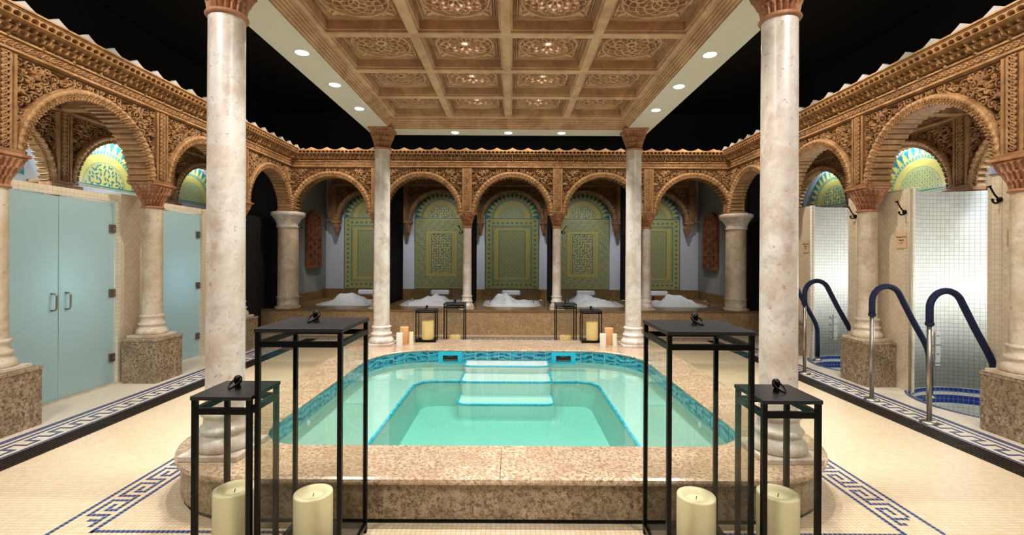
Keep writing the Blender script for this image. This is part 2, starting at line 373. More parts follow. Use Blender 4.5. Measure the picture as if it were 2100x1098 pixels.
# ---------------------------------------------------------------- room shell
BAY = 1.88; AX = 4.70; AXR = 4.63; AY = 9.83
def rr(x0, x1, y0, y1, r, n=10, m=8):
    if not isinstance(r, (list, tuple)): r = [r]*4        # corners: (x0,y0),(x1,y0),(x1,y1),(x0,y1)
    pts = []
    cs = [(x0, y0, 1, 1, PI), (x1, y0, -1, 1, 1.5*PI), (x1, y1, -1, -1, 0), (x0, y1, 1, -1, .5*PI)]
    for k, (cx, cy, sx, sy, a0) in enumerate(cs):
        for i in range(n+1):
            a = a0+.5*PI*i/n; pts.append((cx+sx*r[k]+r[k]*math.cos(a), cy+sy*r[k]+r[k]*math.sin(a)))
        p = pts[-1]; cn = cs[(k+1) % 4]; a = cn[4]; rk = r[(k+1) % 4]
        q = (cn[0]+cn[2]*rk+rk*math.cos(a), cn[1]+cn[3]*rk+rk*math.sin(a))
        for i in range(1, m): t = i/m; pts.append((p[0]+(q[0]-p[0])*t, p[1]+(q[1]-p[1])*t))
    return pts
def loft(rings, closed=True, smooth=False, mi=0, mb=None, flip=False):
    mb = mb or MB(); n = len(rings[0]); vs = [p for r in rings for p in r]; fs = []
    for k in range(len(rings)-1):
        for i in range(n if closed else n-1):
            j = (i+1) % n; f = (k*n+i, k*n+j, (k+1)*n+j, (k+1)*n+i); fs.append(tuple(reversed(f)) if flip else f)
    return mb.add(vs, fs, mi, smooth)
PIN = dict(x0=PX-1.80, x1=PX+1.80, y0=3.25, y1=6.63); RIN = (.42, .42, .78, .78)
def inner(d=0): return rr(PIN['x0']-d, PIN['x1']+d, PIN['y0']-d, PIN['y1']+d, [max(.05, r+d) for r in RIN])
PO = dict(x0=PX-2.26, x1=PX+2.26, y0=2.80, y1=7.42)
def outer(d=0): return rr(PO['x0']-d, PO['x1']+d, PO['y0']-d, PO['y1']+d, [.72+d]*4)
NC = [(5.36, 5.17), (5.36, 7.03)]; NR = .72                    # plunge pools
hole = inner(.06)
circ = lambda c, r, n=48: [(c[0]+r*math.cos(2*PI*i/n), c[1]+r*math.sin(2*PI*i/n)) for i in range(n)]
m = MB(); m.poly([[(-3.97, -1), (3.97, -1), (3.97, 13), (-3.97, 13)], hole], 0)
struct(m.build('floor', 'floor_mosaic'))
m = MB(); m.poly([[(-6.6, -1), (-3.97, -1), (-3.97, 13), (-6.6, 13)]], 0)
m.poly([[(3.97, -1), (6.6, -1), (6.6, 13), (3.97, 13)], circ(NC[0], NR), circ(NC[1], NR)], 0)
struct(m.build('floor', 'floor_white'))
m = MB(); m.box(-7, 7, -1.2, 13.2, 5.6, 5.7); struct(m.build('ceiling', 'black_paint'))
m = MB(); m.box(-7, 7, 13, 13.2, 0, 5.6); struct(m.build('wall_back', 'black_paint'))
for s, nm in ((-1, 'left'), (1, 'right')):
    m = MB(); m.box(s*6.6, s*6.75, -1, 13, 0, 5.6); struct(m.build('wall_'+nm, 'black_paint'))
# mosaic borders in the floor: blue tiles set in a cream grid
KEY8 = ["XXXXXXX.", "X.....X.", "X.XXX.X.", "X...X.X.", "XXXXX.XX"]
KEY6 = ["XXXX..", "X..X..", "X..X..", "X..XXX"]
POOLB = ["X"*8, "."*8]+KEY8+["."*8, "X"*8]
SIDEB = ["X"*6, "X"*6, "."*6, "X"*6, "."*6]+KEY6+["."*6, "X"*6]
def border(name, x0, y0, ex, ey, n, rows, t, g=.0022, par=None, keepf=None):
    """tiles along e (unit vector) from (x0, y0), rows stacked to its left"""
    m = MB(); per = len(rows[0]); nx, ny = -ey, ex
    for i in range(n):
        for r, row in enumerate(rows):
            if row[i % per] != 'X': continue
            if keepf and not keepf(i, r): continue
            a0, a1, b0, b1 = i*t+g, (i+1)*t-g, r*t+g, (r+1)*t-g
            vs = [(x0+ex*a+nx*b, y0+ey*a+ny*b, .0012) for a, b in ((a0, b0), (a1, b0), (a1, b1), (a0, b1))]
            m.add(vs, [(0,1,2,3)])
    return struct(m.build(name, 'blue_mosaic'))
T1 = .0335
for s in (-1, 1):
    nseg = int((9.0-1.5)/T1)
    if s < 0: border('trim_1', -3.985-11*T1, 1.5+nseg*T1, 0, -1, nseg, SIDEB, T1)      # rows run toward +x (wall side first)
    else: border('trim_2', 3.985+11*T1, 1.5, 0, 1, nseg, SIDEB, T1)
border('trim_3', -4.3, 9.0, 1, 0, int(8.6/T1), [r for r in reversed(SIDEB)], T1)
T2 = .029
n2 = int(4.85/T2)
border('trim_4', PX-2.60, 2.40+n2*T2, 0, -1, n2, POOLB, T2, keepf=lambda i, r: (n2-i) > 18-r or r == 0)
border('trim_5', PX+2.60, 2.40, 0, 1, n2, POOLB, T2, keepf=lambda i, r: i > 18-r or r == 0)
border('trim_6', PX-2.60+8*T2, 2.695, 1, 0, 52, ["X"], T2); border('trim_6', PX+2.60-8*T2-52*T2, 2.695, 1, 0, 52, ["X"], T2)
# drain channels
gk = 0
for s, side in ((-1, 'left'), (1, 'right')):
    pit = MB(); x0, x1 = sorted((s*3.765, s*3.97)); pit.box(x0, x1, 1.6, 9.0, .0005, .002)
    struct(pit.build('trim_7', 'grate_dark'))
    base = MB()
    for k in range(6): x = x0+.012+k*(x1-x0-.024)/5; base.box(x-.0085, x+.0085, .01, .91, .002, .008)
    for y in (.0, .45, .9): base.box(x0+.003, x1-.003, y, y+.014, .002, .0075)
    g0 = tag(base.build('drain_grate', 'grate'), 'long brown slotted drain grate in the %s aisle floor' % side, 'drain', 'drain grates along the %s aisle' % side)
    g0.location = (0, 1.7, 0)
    for k in range(1, 8): c = g0.copy(); COL.objects.link(c); c.location = (0, 1.7+k*.92, 0)
# ---------------------------------------------------------------- pool
pool = empty('pool', (PX, 5.0, 0), 0, 'raised rectangular pool with rounded corners and granite coping', 'pool')
def P(o): o.parent = pool; o.location = Vector(o.location)-Vector((PX, 5.0, 0)); return o
mo, mi_ = outer, inner
Z3 = lambda pts, z: [(x, y, z) for x, y in pts]
cop = loft([Z3(inner(.0), .262), Z3(inner(-.012), .268), Z3(inner(-.014), .279), Z3(inner(-.004), .288), Z3(outer(.012), .288), Z3(outer(.03), .280), Z3(outer(.035), .265), Z3(outer(.03), .250), Z3(outer(.012), .242), Z3(outer(0), .242)], flip=True)
P(cop.build('coping', 'granite_top'))
P(loft([Z3(outer(0), .242), Z3(outer(0), .03)], flip=True).build('side_wall', 'granite_side'))
P(loft([Z3(outer(-.012), .03), Z3(outer(-.012), 0)], flip=True).build('plinth_strip', 'black_paint'))
# joints in the coping
m = MB()
for x in (PX-.0,): m.box(x-.0015, x+.0015, 2.772, 3.24, .2878, .2886); m.box(x-.0015, x+.0015, 6.64, 7.44, .2878, .2886)
P(m.build('coping_joint', 'grate'))
# water-line tiles: individual agate tiles round the inside
path = [Vector((x, y, 0)) for x, y in inner(0)]; L = [0]
for i in range(len(path)): L.append(L[-1]+(path[(i+1) % len(path)]-path[i]).length)
tot = L[-1]
def along(s):
    s %= tot
    for i in range(len(path)):
        if L[i+1] >= s: f = (s-L[i])/max(1e-9, L[i+1]-L[i]); return path[i].lerp(path[(i+1) % len(path)], f)
P(loft([Z3(inner(.004), .262), Z3(inner(.004), .10)]).build('grout_band', 'grout'))
yb = PIN['y1']
SK = [PX-.80, PX+.80]
nt = 78; tl = tot/nt; mt = bpy.data.meshes.new('agate_tile_band'); vs = []; fs = []; uvs = []
for k in range(nt):
    a, b = along(k*tl+.003), along((k+1)*tl-.003); mid = (a+b)/2
    if abs(mid.y-yb) < .02 and min(abs(mid.x-x) for x in SK) < -1: continue
    o = len(vs); q = [along(k*tl+.003+(tl-.006)*j/3) for j in range(4)]
    for p in q: vs += [(p.x, p.y, .110), (p.x, p.y, .258)]
    ru = random.uniform(0, 5), random.uniform(0, 5)
    for j in range(3):
        fs.append((o+2*j, o+2*j+1, o+2*j+3, o+2*j+2)); uvs += [(ru[0]+j/3, ru[1]), (ru[0]+j/3, ru[1]+1), (ru[0]+(j+1)/3, ru[1]+1), (ru[0]+(j+1)/3, ru[1])]
mt.from_pydata(vs, [], fs); mt.materials.append(M['agate_tile']); ul = mt.uv_layers.new(name='UVMap')
for i, u in enumerate(uvs): ul.data[i].uv = u
o = bpy.data.objects.new('waterline_tiles', mt); COL.objects.link(o); P(o)
for x in SK:
    m = MB(); y = yb-.012
    m.box(x-.17, x-.105, y, y+.02, .10, .262); m.box(x+.105, x+.17, y, y+.02, .10, .262)
    m.box(x-.105, x-.0015, y, y+.02, .207, .262); m.box(x+.0015, x+.105, y, y+.02, .207, .262); m.box(x-.105, x+.105, y, y+.02, .10, .125)
    sk = P(m.build('skimmer_frame', 'cyan_trim'))
    m = MB(); m.box(x-.105, x+.105, yb-.005, yb-.003, .125, .207); q = m.build('skimmer_opening', 'grate_dark', sk); 
    m = MB(); m.box(x-.04, x+.04, yb-.009, yb-.005, .190, .200); m.box(x-.10, x+.10, yb-.009, yb-.005, .126, .150); m.build('weir_flap', 'hinge_metal', sk)
for c in pool.children:
    for g in c.children: g.location = (0,0,0)
# shell below water: wall, bench, deep basin
WL = .157
BX = 1.15; B0 = (PX-BX, PX+BX, 3.55, 6.0)
op = rr(*B0[:2], *B0[2:], [.2, .2, .24, .24])
ops = rr(B0[0]+.10, B0[1]-.10, B0[2]+.05, B0[3]-.10, [.15, .15, .18, .18])
P(loft([Z3(inner(.0), .11), Z3(inner(.0), .03), Z3(inner(-.03), .0), Z3(op, 0)], smooth=False).build('bench', 'pool_plaster'))
m = loft([Z3(op, 0), Z3(ops, -.28)]); m.poly([ops], -.28); P(m.build('basin', 'pool_plaster'))
def trimline(pts, name, closed=True, w=.030, par=None, off=.004, seg=.16):
    pts = [Vector(p) for p in pts]
    # resample and lay short bullnose tiles along the line
    Ls = [0]; q = pts+([pts[0]] if closed else [])
    for a, b in zip(q, q[1:]): Ls.append(Ls[-1]+(b-a).length)
    def at(s):
        for i in range(len(q)-1):
            if Ls[i+1] >= s-1e-9: f = (s-Ls[i])/max(1e-9, Ls[i+1]-Ls[i]); return q[i].lerp(q[i+1], min(1, max(0, f)))
        return q[-1]
    n = max(1, round(Ls[-1]/seg)); st = Ls[-1]/n; m = MB()
    for k in range(n): m.tube([at(k*st+.003+(st-.006)*j/3) for j in range(4)], w/2, 8)
    return P(m.build(name, 'cyan_trim'))
sw = .57
# bench edge trim, broken where the steps pass
opv = [Vector((x, y, .003)) for x, y in op]
k0 = max(range(len(opv)), key=lambda i: (abs(opv[i].y-B0[3]) < .01)*(10-abs(opv[i].x-(PX+sw+.01))))
k1 = max(range(len(opv)), key=lambda i: (abs(opv[i].y-B0[3]) < .01)*(10-abs(opv[i].x-(PX-sw-.01))))
run = []; i = k1
while True:
    run.append(opv[i])
    if i == k0: break
    i = (i+1) % len(opv)
run[0] = Vector((PX-sw-.02, B0[3], .003)); run[-1] = Vector((PX+sw+.02, B0[3], .003))
trimline(run, 'bench_trim', closed=False)
steps = [(6.26, 6.63, .137, -.0), (5.82, 6.27, .045, -.0), (5.46, 5.86, -.120, -.28)]
for k, (y0, y1, z, zb) in enumerate(steps):
    c = .075; lp = [(PX+sw, y1), (PX+sw, y0+c), (PX+sw-c*.3, y0+c*.3), (PX+sw-c, y0), (PX-sw+c, y0), (PX-sw+c*.3, y0+c*.3), (PX-sw, y0+c), (PX-sw, y1)]
    m = loft([Z3(lp, -.28), Z3(lp, z)], closed=False, flip=False); m.poly([lp], z)
    P(m.build('step', 'step_plaster'))
    trimline([(x, y, z) for x, y in lp], 'step_trim', closed=False, w=.026)
def waterjet(x, y, z, s):
    m = MB(); R = Matrix.Translation((x, y, z)) @ Matrix.Rotation(s*PI/2, 4, 'Y')
    m.lathe([(.0, .012), (.012, .014), (.02, .010), (.028, .004), (.03, 0), (.03, -.004)], 16, mat=R)
    P(m.build('water_jet', 'white_porcelain'))
for y in (4.3, 5.05, 5.85):
    waterjet(PX-1.797, y, .065, 1); waterjet(PX+1.797, y, .065, -1)
ws = inner(.002)
m = loft([Z3(ws, -.30), Z3(ws, WL)]); m.poly([ws], WL); m.poly([ws], -.30, flip=True)
for _f in range(1): pass
wo = m.build('pool_water', 'pool_water'); tag(wo, 'clear turquoise water filling the raised pool', 'water', kind='stuff')
# ---------------------------------------------------------------- columns
def capital_mesh(name, H, r0, w, mat, parent, z0, neck=True):
    n, k = 120, 46; th = np.linspace(0, 2*PI, n, endpoint=False)[:, None]; v = np.linspace(0, 1, k)[None, :]
    p = 2+3.5*sstep(.2, 1, v)
    sq = 1/((np.abs(np.cos(th))**p+np.abs(np.sin(th))**p)**(1/p))
    tier = np.minimum(2, np.floor(v*3)); b = v*3-tier
    base = r0+(w-r0)*((tier+.35+.65*sstep(0, 1, b))/3)**1.15
    cells = 20; ph = (tier % 2)*.5; a = ((th*cells/(2*PI)+ph+.5) % 1)*2-1
    half = .74; arch = (np.abs(a) < half) & (b < .42+.45*np.sqrt(np.clip(1-(a/half)**2, 0, 1)))
    rec = np.where(arch, (w*.22)*np.sqrt(np.clip(1-(a/half)**2, 0, 1))*(1-.35*b), 0)
    r = (base-rec)*sq
    P3 = np.stack([r*np.cos(th), r*np.sin(th), np.broadcast_to(z0+v*H*.86, r.shape)], -1)
    o = grid(name, P3, mat, parent, smooth=False, wrap=True)
    m = MB()
    for zz0, zz1, ww in ((z0+H*.85, z0+H*.90, w*.98), (z0+H*.90, z0+H, w*1.09)):
        lp = rr(-ww, ww, -ww, ww, ww*.18, 4, 1); l2 = rr(-ww*.97, ww*.97, -ww*.97, ww*.97, ww*.18, 4, 1)
        loft([Z3(l2, zz0), Z3(lp, zz0+.006), Z3(lp, zz1-.004), Z3(l2, zz1)], mb=m); m.poly([l2], zz1); m.poly([l2], zz0, flip=True)
    m.build('abacus', mat, o)
    if neck: MB().lathe([(r0*.9, z0-.035), (r0*1.1, z0-.03), (r0*1.17, z0-.017), (r0*1.1, z0-.003), (r0*.9, z0+.002)], 48).build('neck_ring', mat, o)
    return o
def base_prof(r):      # from plinth top upward
    return [(r*1.42, 0), (r*1.52, .012), (r*1.55, .035), (r*1.45, .062), (r*1.26, .085), (r*1.18, .10), (r*1.20, .112), (r*1.32, .122), (r*1.33, .135), (r*1.24, .148), (r*1.12, .156), (r*1.09, .20), (r*1.10, .215), (r*1.22, .225), (r*1.22, .24), (r*1.08, .252), (r*.9, .253)]
def column(name, x, y, z0, z1, r, caph, capw, capmat, label, group=None, pl=.035, mat='marble', scale=1.0):
    t = empty(name, (x, y, z0), 0, label, 'column', group); pw = r*1.65
    MB().box(-pw, pw, -pw, pw, 0, pl, ch=.004).build('plinth', mat, t)
    bp = [(a, pl+b*scale) for a, b in base_prof(r)]; MB().lathe(bp, 64).build('base', mat, t)
    zb = bp[-1][1]-.004; zc = z1-z0-caph
    prof = [(r*1.01, zb)]+[(r*(1.01-.05*k/10), zb+(zc-.03-zb)*k/10) for k in range(1, 11)]
    MB().lathe(prof, 64).build('shaft', mat, t)
    capital_mesh('capital', caph, r*.98, capw, capmat, t, zc)
    return t
POOLC = [((PX-1.865, 3.16), 'tall marble column standing on the near left corner of the pool coping', 3.16), ((PX+1.865, 3.16), 'tall marble column standing on the near right corner of the pool coping', 0), ((PX-1.88, 7.0), 'tall marble column on the far left pool corner beside the candles', 0), ((PX+1.88, 7.0), 'tall marble column on the far right pool corner beside the candles', 0)]
c0 = column('marble_column', POOLC[0][0][0], POOLC[0][0][1], .288, 3.5, .116, .275, .165, 'terracotta', POOLC[0][1])
for (x, y), lb, _ in POOLC[1:]: again(c0, (x, y, .288), lb, rz=.3*x+y)
# rotate only shafts a little so veins differ: squares stay aligned
for o in [c0]+[o for o in COL.objects if o.name.startswith('marble_column.')]:
    o.rotation_euler = (0, 0, 0)
    for ch in o.children:
        if ch.name.startswith('shaft'): ch.rotation_euler = (0, 0, o.location.x*1.7+o.location.y)
# back arcade columns on the tub platform
PZ = .512; CT = 2.52
lbs = ['slim marble column between the second and leftmost tub alcoves', 'slim marble column just left of the centre tub alcove', 'slim marble column just right of the centre tub alcove', 'slim marble column between the second from right and rightmost tub alcoves']
b0 = None
for k, lb in enumerate(lbs):
    x = (k-1.5)*BAY
    if b0 is None: b0 = column('marble_column', x, AY, PZ, CT, .092, .275, .150, 'terracotta', lb)
    else: again(b0, (x, AY, PZ), lb)
# thick corner columns
def corner_column(x, lb):
    t = empty('corner_column', (x, AY, PZ), 0, lb, 'column'); H = CT-PZ; r = .205
    MB().lathe([(r*1.22, 0), (r*1.27, .012), (r*1.27, .03), (r*1.15, .05), (r*1.03, .062), (r*1.03, .22), (r*1.10, .228), (r*1.12, .24), (r*1.06, .252), (r*.98, .256)], 64).build('base', 'marble_warm', t)
    MB().lathe([(r, .25), (r*.99, .9), (r*.98, H-.33)], 64).build('shaft', 'marble_warm', t)
    MB().lathe([(r*.98, H-.335), (r*1.10, H-.325), (r*1.12, H-.30), (r*1.06, H-.285), (r*1.08, H-.25), (r*1.22, H-.17), (r*1.46, H-.105), (r*1.50, H-.09), (r*1.60, H-.08), (r*1.62, H-.04), (r*1.60, H-.006), (r*1.5, H)], 64).build('capital', 'marble', t)
    return t
corner_column(-AX, 'thick marble corner column at the left end of the tub platform'); corner_column(AX, 'thick marble corner column at the right end of the tub platform')
# side arcade columns on granite pedestals
PH = .555
side_txt = {(-1, 0): 'beside the double frosted doors, cut by the left edge', (-1, 1): 'between the double and the single frosted doors', (-1, 2): 'hidden behind the near left pool column',
            (1, 0): 'cut by the right edge beside the nearer plunge pool', (1, 1): 'between the two plunge pools', (1, 2): 'beyond the farther plunge pool'}
sc0 = None; pd0 = None
for s in (-1, 1):
    for k in range(3):
        y = AY-BAY*(3-k); cx = -4.66 if s < 0 else 4.605; px = -4.65 if s < 0 else 4.61
        lb = 'marble column on a granite pedestal '+side_txt[(s, k)]
        lp = 'square granite pedestal '+side_txt[(s, k)]
        if sc0 is None:
            sc0 = column('marble_column', cx, y, PH, CT, .112, .285, .172, 'terracotta', lb, mat='marble_warm')
            t = empty('granite_pedestal', (px, y, 0), 0, lp, 'pedestal')
            MB().box(-.215, .215, -.235, .235, 0, PH-.035, ch=.003).build('block', 'granite_side', t)
            MB().box(-.222, .222, -.242, .242, PH-.035, PH, ch=.005).build('top_slab', 'granite_slab', t)
            pd0 = t
        else: again(sc0, (cx, y, PH), lb); q_ = again(pd0, (px, y, 0), lp); q_.scale = (1 if s < 0 else .84, 1, 1)
# ---------------------------------------------------------------- carved arcade pieces (local: x along, -y to the viewer)
R0 = .755; RO = .845; ZC = 2.52; HB = BAY/2; ZF = 3.44; PWD = .085; TH = .26
def scroll_mask(X, Z, keep, n=46, seed=3, wid=.0092):
    """height 0..1 of an arabesque of spirals and leaves over points X, Z (one half bay)"""
    r = np.random.default_rng(seed); pts = []; wd = []; cs = []
    x0, x1, z0, z1 = X.min(), X.max(), Z.min(), Z.max(); tries = 0
    while len(cs) < n and tries < 9000:
        tries += 1; cx, cz = r.uniform(x0+.02, x1-.02), r.uniform(z0+.02, z1-.02)
        if math.hypot(cx, cz-ZC) < RO+.03: continue
        rad = r.uniform(.032, .062)
        if all(math.hypot(cx-a, cz-b) > .82*(rad+c) for a, b, c, _ in cs): cs.append((cx, cz, rad, r.choice([-1, 1])))
    for cx, cz, rad, h in cs:
        a0 = r.uniform(0, 2*PI); t = np.linspace(0, 1, 60); ang = a0+h*t*2*PI*1.35; rr_ = rad*(1-t*.86)
        pts.append(np.stack([cx+rr_*np.cos(ang), cz+rr_*np.sin(ang)], 1)); wd.append(wid*(1.0-.25*t))
        e = pts[-1][-1]; pts.append(e[None]); wd.append(np.array([wid*1.5]))
        # outgoing stem with a leaf
        p = pts[-2][0]; tg = np.array([-math.sin(a0), math.cos(a0)])*-h; nrm = np.array([math.cos(a0), math.sin(a0)])
        u = np.linspace(0, 1, 26)[:, None]; q = p+tg*u*rad*1.3+nrm*(u**2)*rad*.8; pts.append(q); wd.append(wid*(.8+1.1*np.sin(PI*u[:, 0])))
    A = np.concatenate(pts); Wd = np.concatenate(wd); best = np.full(X.shape, 9.0)
    for i in range(0, len(A), 200):
        d = np.sqrt((X[..., None]-A[i:i+200, 0])**2+(Z[..., None]-A[i:i+200, 1])**2)-Wd[i:i+200]; best = np.minimum(best, d.min(-1))
    return 1-sstep(-.0035, .0035, best), best
def make_spandrel(cs=.0075):
    xs = np.arange(0, HB-PWD-.012+cs, cs); zs = np.arange(ZC+.04, ZF-.01, cs); X, Z = np.meshgrid(xs, zs, indexing='ij')
    h, best = scroll_mask(X, Z, None)
    rad = np.hypot(X, Z-ZC); x1, z1 = xs[-1], zs[-1]
    edge = np.minimum.reduce([x1-X, z1-Z, rad-RO+.0]); fr = 1-sstep(.010, .016, edge)
    h = np.maximum(h, fr); key = (np.hypot(X, Z-(ZC+RO+.03)) < .045); h = np.where(key, 1-.5*(np.hypot(X, Z-(ZC+RO+.03)) < .022), h)
    Y = np.where(h > .5, .006*(1-h)-.008*np.clip(-best/.008, 0, 1), .052)
    Xf = np.concatenate([-X[::-1], X[1:]], 0); Yf = np.concatenate([Y[::-1], Y[1:]], 0); Zf = np.concatenate([Z[::-1], Z[1:]], 0)
    Rf = np.hypot(Xf, Zf-ZC); kc = (Rf[:-1,:-1] > RO-.012) & (Rf[1:,1:] > RO-.012) & (Rf[1:,:-1] > RO-.012) & (Rf[:-1,1:] > RO-.012)
    return grid('spandrel_panel', np.stack([Xf, Yf, Zf], -1), 'carved_wood', keep=kc)
def make_archivolt():
    n = 620; th = np.linspace(-.06, PI+.06, n)[:, None]; q = np.linspace(0, 1, 14)[None, :]
    teeth = np.abs(((th*62/PI) % 1)*2-1); rin = R0-.030*teeth
    r = rin+(RO-rin)*q; wave = np.sin(th*68)
    yo = -.012-.030*np.sqrt(np.clip(1-((q-.72)/.30)**2, 0, 1))*(1+.22*wave)-.012*(np.sin(th*124+q*16) > 0)*(q < .42)
    yo = np.where(q > .985, .03, yo); yo = np.where(q < .01, .0, yo)
    return grid('archivolt', np.stack([r*np.cos(th), yo+0*th, ZC+r*np.sin(th)], -1), 'carved_wood_pale')
def make_intrados(depth):
    n = 440; th = np.linspace(-.02, PI+.02, n)[:, None]; d = np.linspace(-.02, depth, 5)[None, :]
    ph = (th*31/PI) % 1; teeth = np.abs(ph*2-1); rib = np.where(ph < .30, .034, 0)
    r = R0-.026*teeth+rib+0*d
    return grid('intrados', np.stack([r*np.cos(th), d+0*th, ZC+r*np.sin(th)], -1), 'carved_wood_pale')
def make_body(depth, name='arch_wall'):
    a = [(-HB, ZC), (-HB, ZF), (HB, ZF), (HB, ZC)]; m = MB(); n = 40; rb = RO-.02
    arc = [(rb*math.cos(PI*i/n), ZC+rb*math.sin(PI*i/n)) for i in range(n+1)]
    lp = [(HB, ZC), (HB, ZF), (-HB, ZF), (-HB, ZC)]+arc[::-1]
    tri = tessellate_polygon([[Vector((x, z, 0)) for x, z in lp]])
    for y in (.056, depth): m.add([(x, y, z) for x, z in lp], [tuple(t) for t in tri])
    k = len(lp); vs = [(x, .056, z) for x, z in lp]+[(x, depth, z) for x, z in lp]
    m.add(vs, [(i, (i+1) % k, k+(i+1) % k, k+i) for i in range(k)])
    return m.build(name, 'carved_wood')
def chain(U, V, per, half):
    """interlaced chain band: 1 on the strap"""
    a = half*.62*np.sin(2*PI*U/per); d1 = np.abs(V-a); d2 = np.abs(V+a); d = np.minimum(d1, d2)
    e = np.abs(((U/per*2) % 1)-.5)*per/2; d = np.minimum(d, np.where(np.abs(V) < half*.3, e, 9))
    return 1-sstep(half*.17, half*.24, d)
def make_frieze(L=BAY):
    us = np.arange(0, L+.001, L/240); vs = np.linspace(-.036, .036, 13); U, V = np.meshgrid(us, vs, indexing='ij')
    h = np.maximum(chain(U, V, L/14, .036), np.abs(V) > .031)
    return grid('frieze_band', np.stack([U-L/2, -.042+.016*(1-h), 3.52+V], -1), 'carved_wood_pale')
def make_pilaster():
    m = MB(); m.box(-PWD, PWD, -.022, .05, ZC+.04, ZF); m.box(-PWD-.012, -PWD+.016, -.034, 0, ZC+.04, ZF-.005); m.box(PWD-.016, PWD+.012, -.034, 0, ZC+.04, ZF-.005); m.box(-.165, .165, -.045, TH+.045, ZC, ZC+.04, ch=.006)
    o = m.build('pilaster', 'carved_wood')
    us = np.arange(ZC+.05, ZF, .0075); vs = np.linspace(-.045, .045, 13); U, V = np.meshgrid(us, vs, indexing='ij')
    h = np.maximum(chain(U, V, .105, .040), np.abs(V) > .040)
    grid('carved_strip', np.stack([V, -.036+.014*(1-h), U], -1), 'carved_wood_pale', o)
    return o
NCELL = 24; Z0M, Z1M = 3.575, 3.755
def make_muqarnas(L=BAY):
    nu = NCELL*12; us = np.linspace(0, L, nu+1); vs = np.linspace(0, 1, 61); U, V = np.meshgrid(us, vs, indexing='ij')
    c = L/NCELL; edges = np.array([0, .20, .44, .70, 1.0001]); tier = np.digitize(V, edges)-1
    b = (V-edges[tier])/(edges[tier+1]-edges[tier]); outb = np.array([.045, .10, .15, .205])[tier]
    sh = np.array([0, .5, 0, .5])[tier]; a = ((U/c+sh) % 1)*2-1; half = np.where(tier == 3, .80, .70)
    arch = (np.abs(a) < half) & (b < .42+.44*np.sqrt(np.clip(1-(a/half)**2, 0, 1))) & ((tier < 3) | (b > .30-.18*np.sqrt(np.clip(1-(a/half)**2, 0, 1))))
    rec = np.where(arch, np.array([.012, .06, .08, .12])[tier]*(.55+.45*np.sqrt(np.clip(1-(a/half)**2, 0, 1))), 0)
    # carved foliage in the lowest tier
    fol = (np.sin(U*2*PI/c*2.0+np.sin(V*70)*1.5)*np.sin(V*46+np.cos(U*2*PI/c)*2) > .0)*.012
    rec = np.where(tier == 0, fol, rec)
    # brackets every third cell
    br = (np.abs(((U/(4*c)) % 1)-.5) > .46) & (tier < 2); rec = np.where(br, -.02, rec)
    Y = -(outb-rec+.02*b*(tier > 0))
    return grid('muqarnas_cornice', np.stack([U-L/2, Y, Z0M+V*(Z1M-Z0M)], -1), 'carved_wood_pale')
def strip(name, segs, L, mat='carved_wood_pale', parent=None):   # stepped moulding, list of (y0,y1,z0,z1)
    m = MB()
    for y0, y1, z0, z1 in segs: m.box(-L/2, L/2, y0, y1, z0, z1)
    return m.build(name, mat, parent)
def make_crest(y, z, h, mat, n=6, t=.05):
    m = MB(); N = n*16; top = []
    for i in range(N+1):
        f = (i/16) % 1; u = -HB+BAY*i/N; top.append((u, z+.012+h*(abs(2*f-1)**1.5)))
    vs = [(u, y, z) for u, _ in top]+[(u, y, zz) for u, zz in top]+[(u, y+t, zz) for u, zz in top]+[(u, y+t, z) for u, _ in top]; k = len(top)
    fs = [(i, i+1, k+i+1, k+i) for i in range(k-1)]+[(k+i, k+i+1, 2*k+i+1, 2*k+i) for i in range(k-1)]+[(2*k+i, 2*k+i+1, 3*k+i+1, 3*k+i) for i in range(k-1)]
    fs += [(0, k, 2*k, 3*k), (k-1, 4*k-1, 3*k-1, 2*k-1)]
    return m.add(vs, fs).build('crest', mat)
SRC = dict(span=make_spandrel(), arc=make_archivolt(), intr=make_intrados(TH), intr2=make_intrados(.12), body=make_body(TH), body2=make_body(.12), fri=make_frieze(), pil=make_pilaster(), muq=make_muqarnas(), crw=make_crest(-.22, 3.752, .055, 'carved_wood_pale'), crs=make_crest(-.20, 3.79, .072, 'crest_white'))
def share2(k, parent, loc=(0,0,0)):
    c = share(SRC[k], parent, loc)
    for ch in SRC[k].children: share(ch, c)
    return c
def arcade(name, loc, rz, nb, label, crest, inner=False, xs=None):
    t = empty(name, loc, rz, label, 'arcade')
    d = .12 if inner else TH; f = 0 if inner else -TH/2
    L = nb*BAY
    for k in range(nb):
        u = (k-(nb-1)/2)*BAY
        for key in ('span', 'arc', 'intr2' if inner else 'intr', 'body2' if inner else 'body', 'fri', 'muq'): share2(key, t, (u, f, 0))
        if crest: share2(crest, t, (u, f, 0))
    for k in range(nb+1): 
        u = (k-nb/2)*BAY
        if inner or True: share2('pil', t, (u, f, 0))
    e = strip('entablature', [(f-.0, f+d, ZF, 3.79)]+[(f-.02, f, ZF, 3.455), (f-.045, f, 3.455, 3.478), (f-.052, f, 3.562, 3.578)]+([] if inner else [(f-.225, f, 3.752, 3.764), (f-.235, f, 3.764, 3.776), (f-.25, f, 3.776, 3.792)] if crest == 'crs' else [(f-.20, f, 3.755, 3.775)]), L)
    e.parent = t
    return t
arcade('arcade', (0, AY, 0), 0, 5, 'carved wooden arcade of five round arches across the tub platform', 'crw')
arcade('arcade', (-AX, AY-2*BAY, 0), PI/2, 4, 'carved wooden arcade of round arches along the left aisle', 'crs')
arcade('arcade', (AXR, AY-2*BAY, 0), -PI/2, 4, 'carved wooden arcade of round arches along the right aisle', 'crs')
IA = arcade('arcade', (0, 12.2, 0), 0, 5, 'shadowed inner arcade in front of the tiled panels of the tub alcoves', None, True)
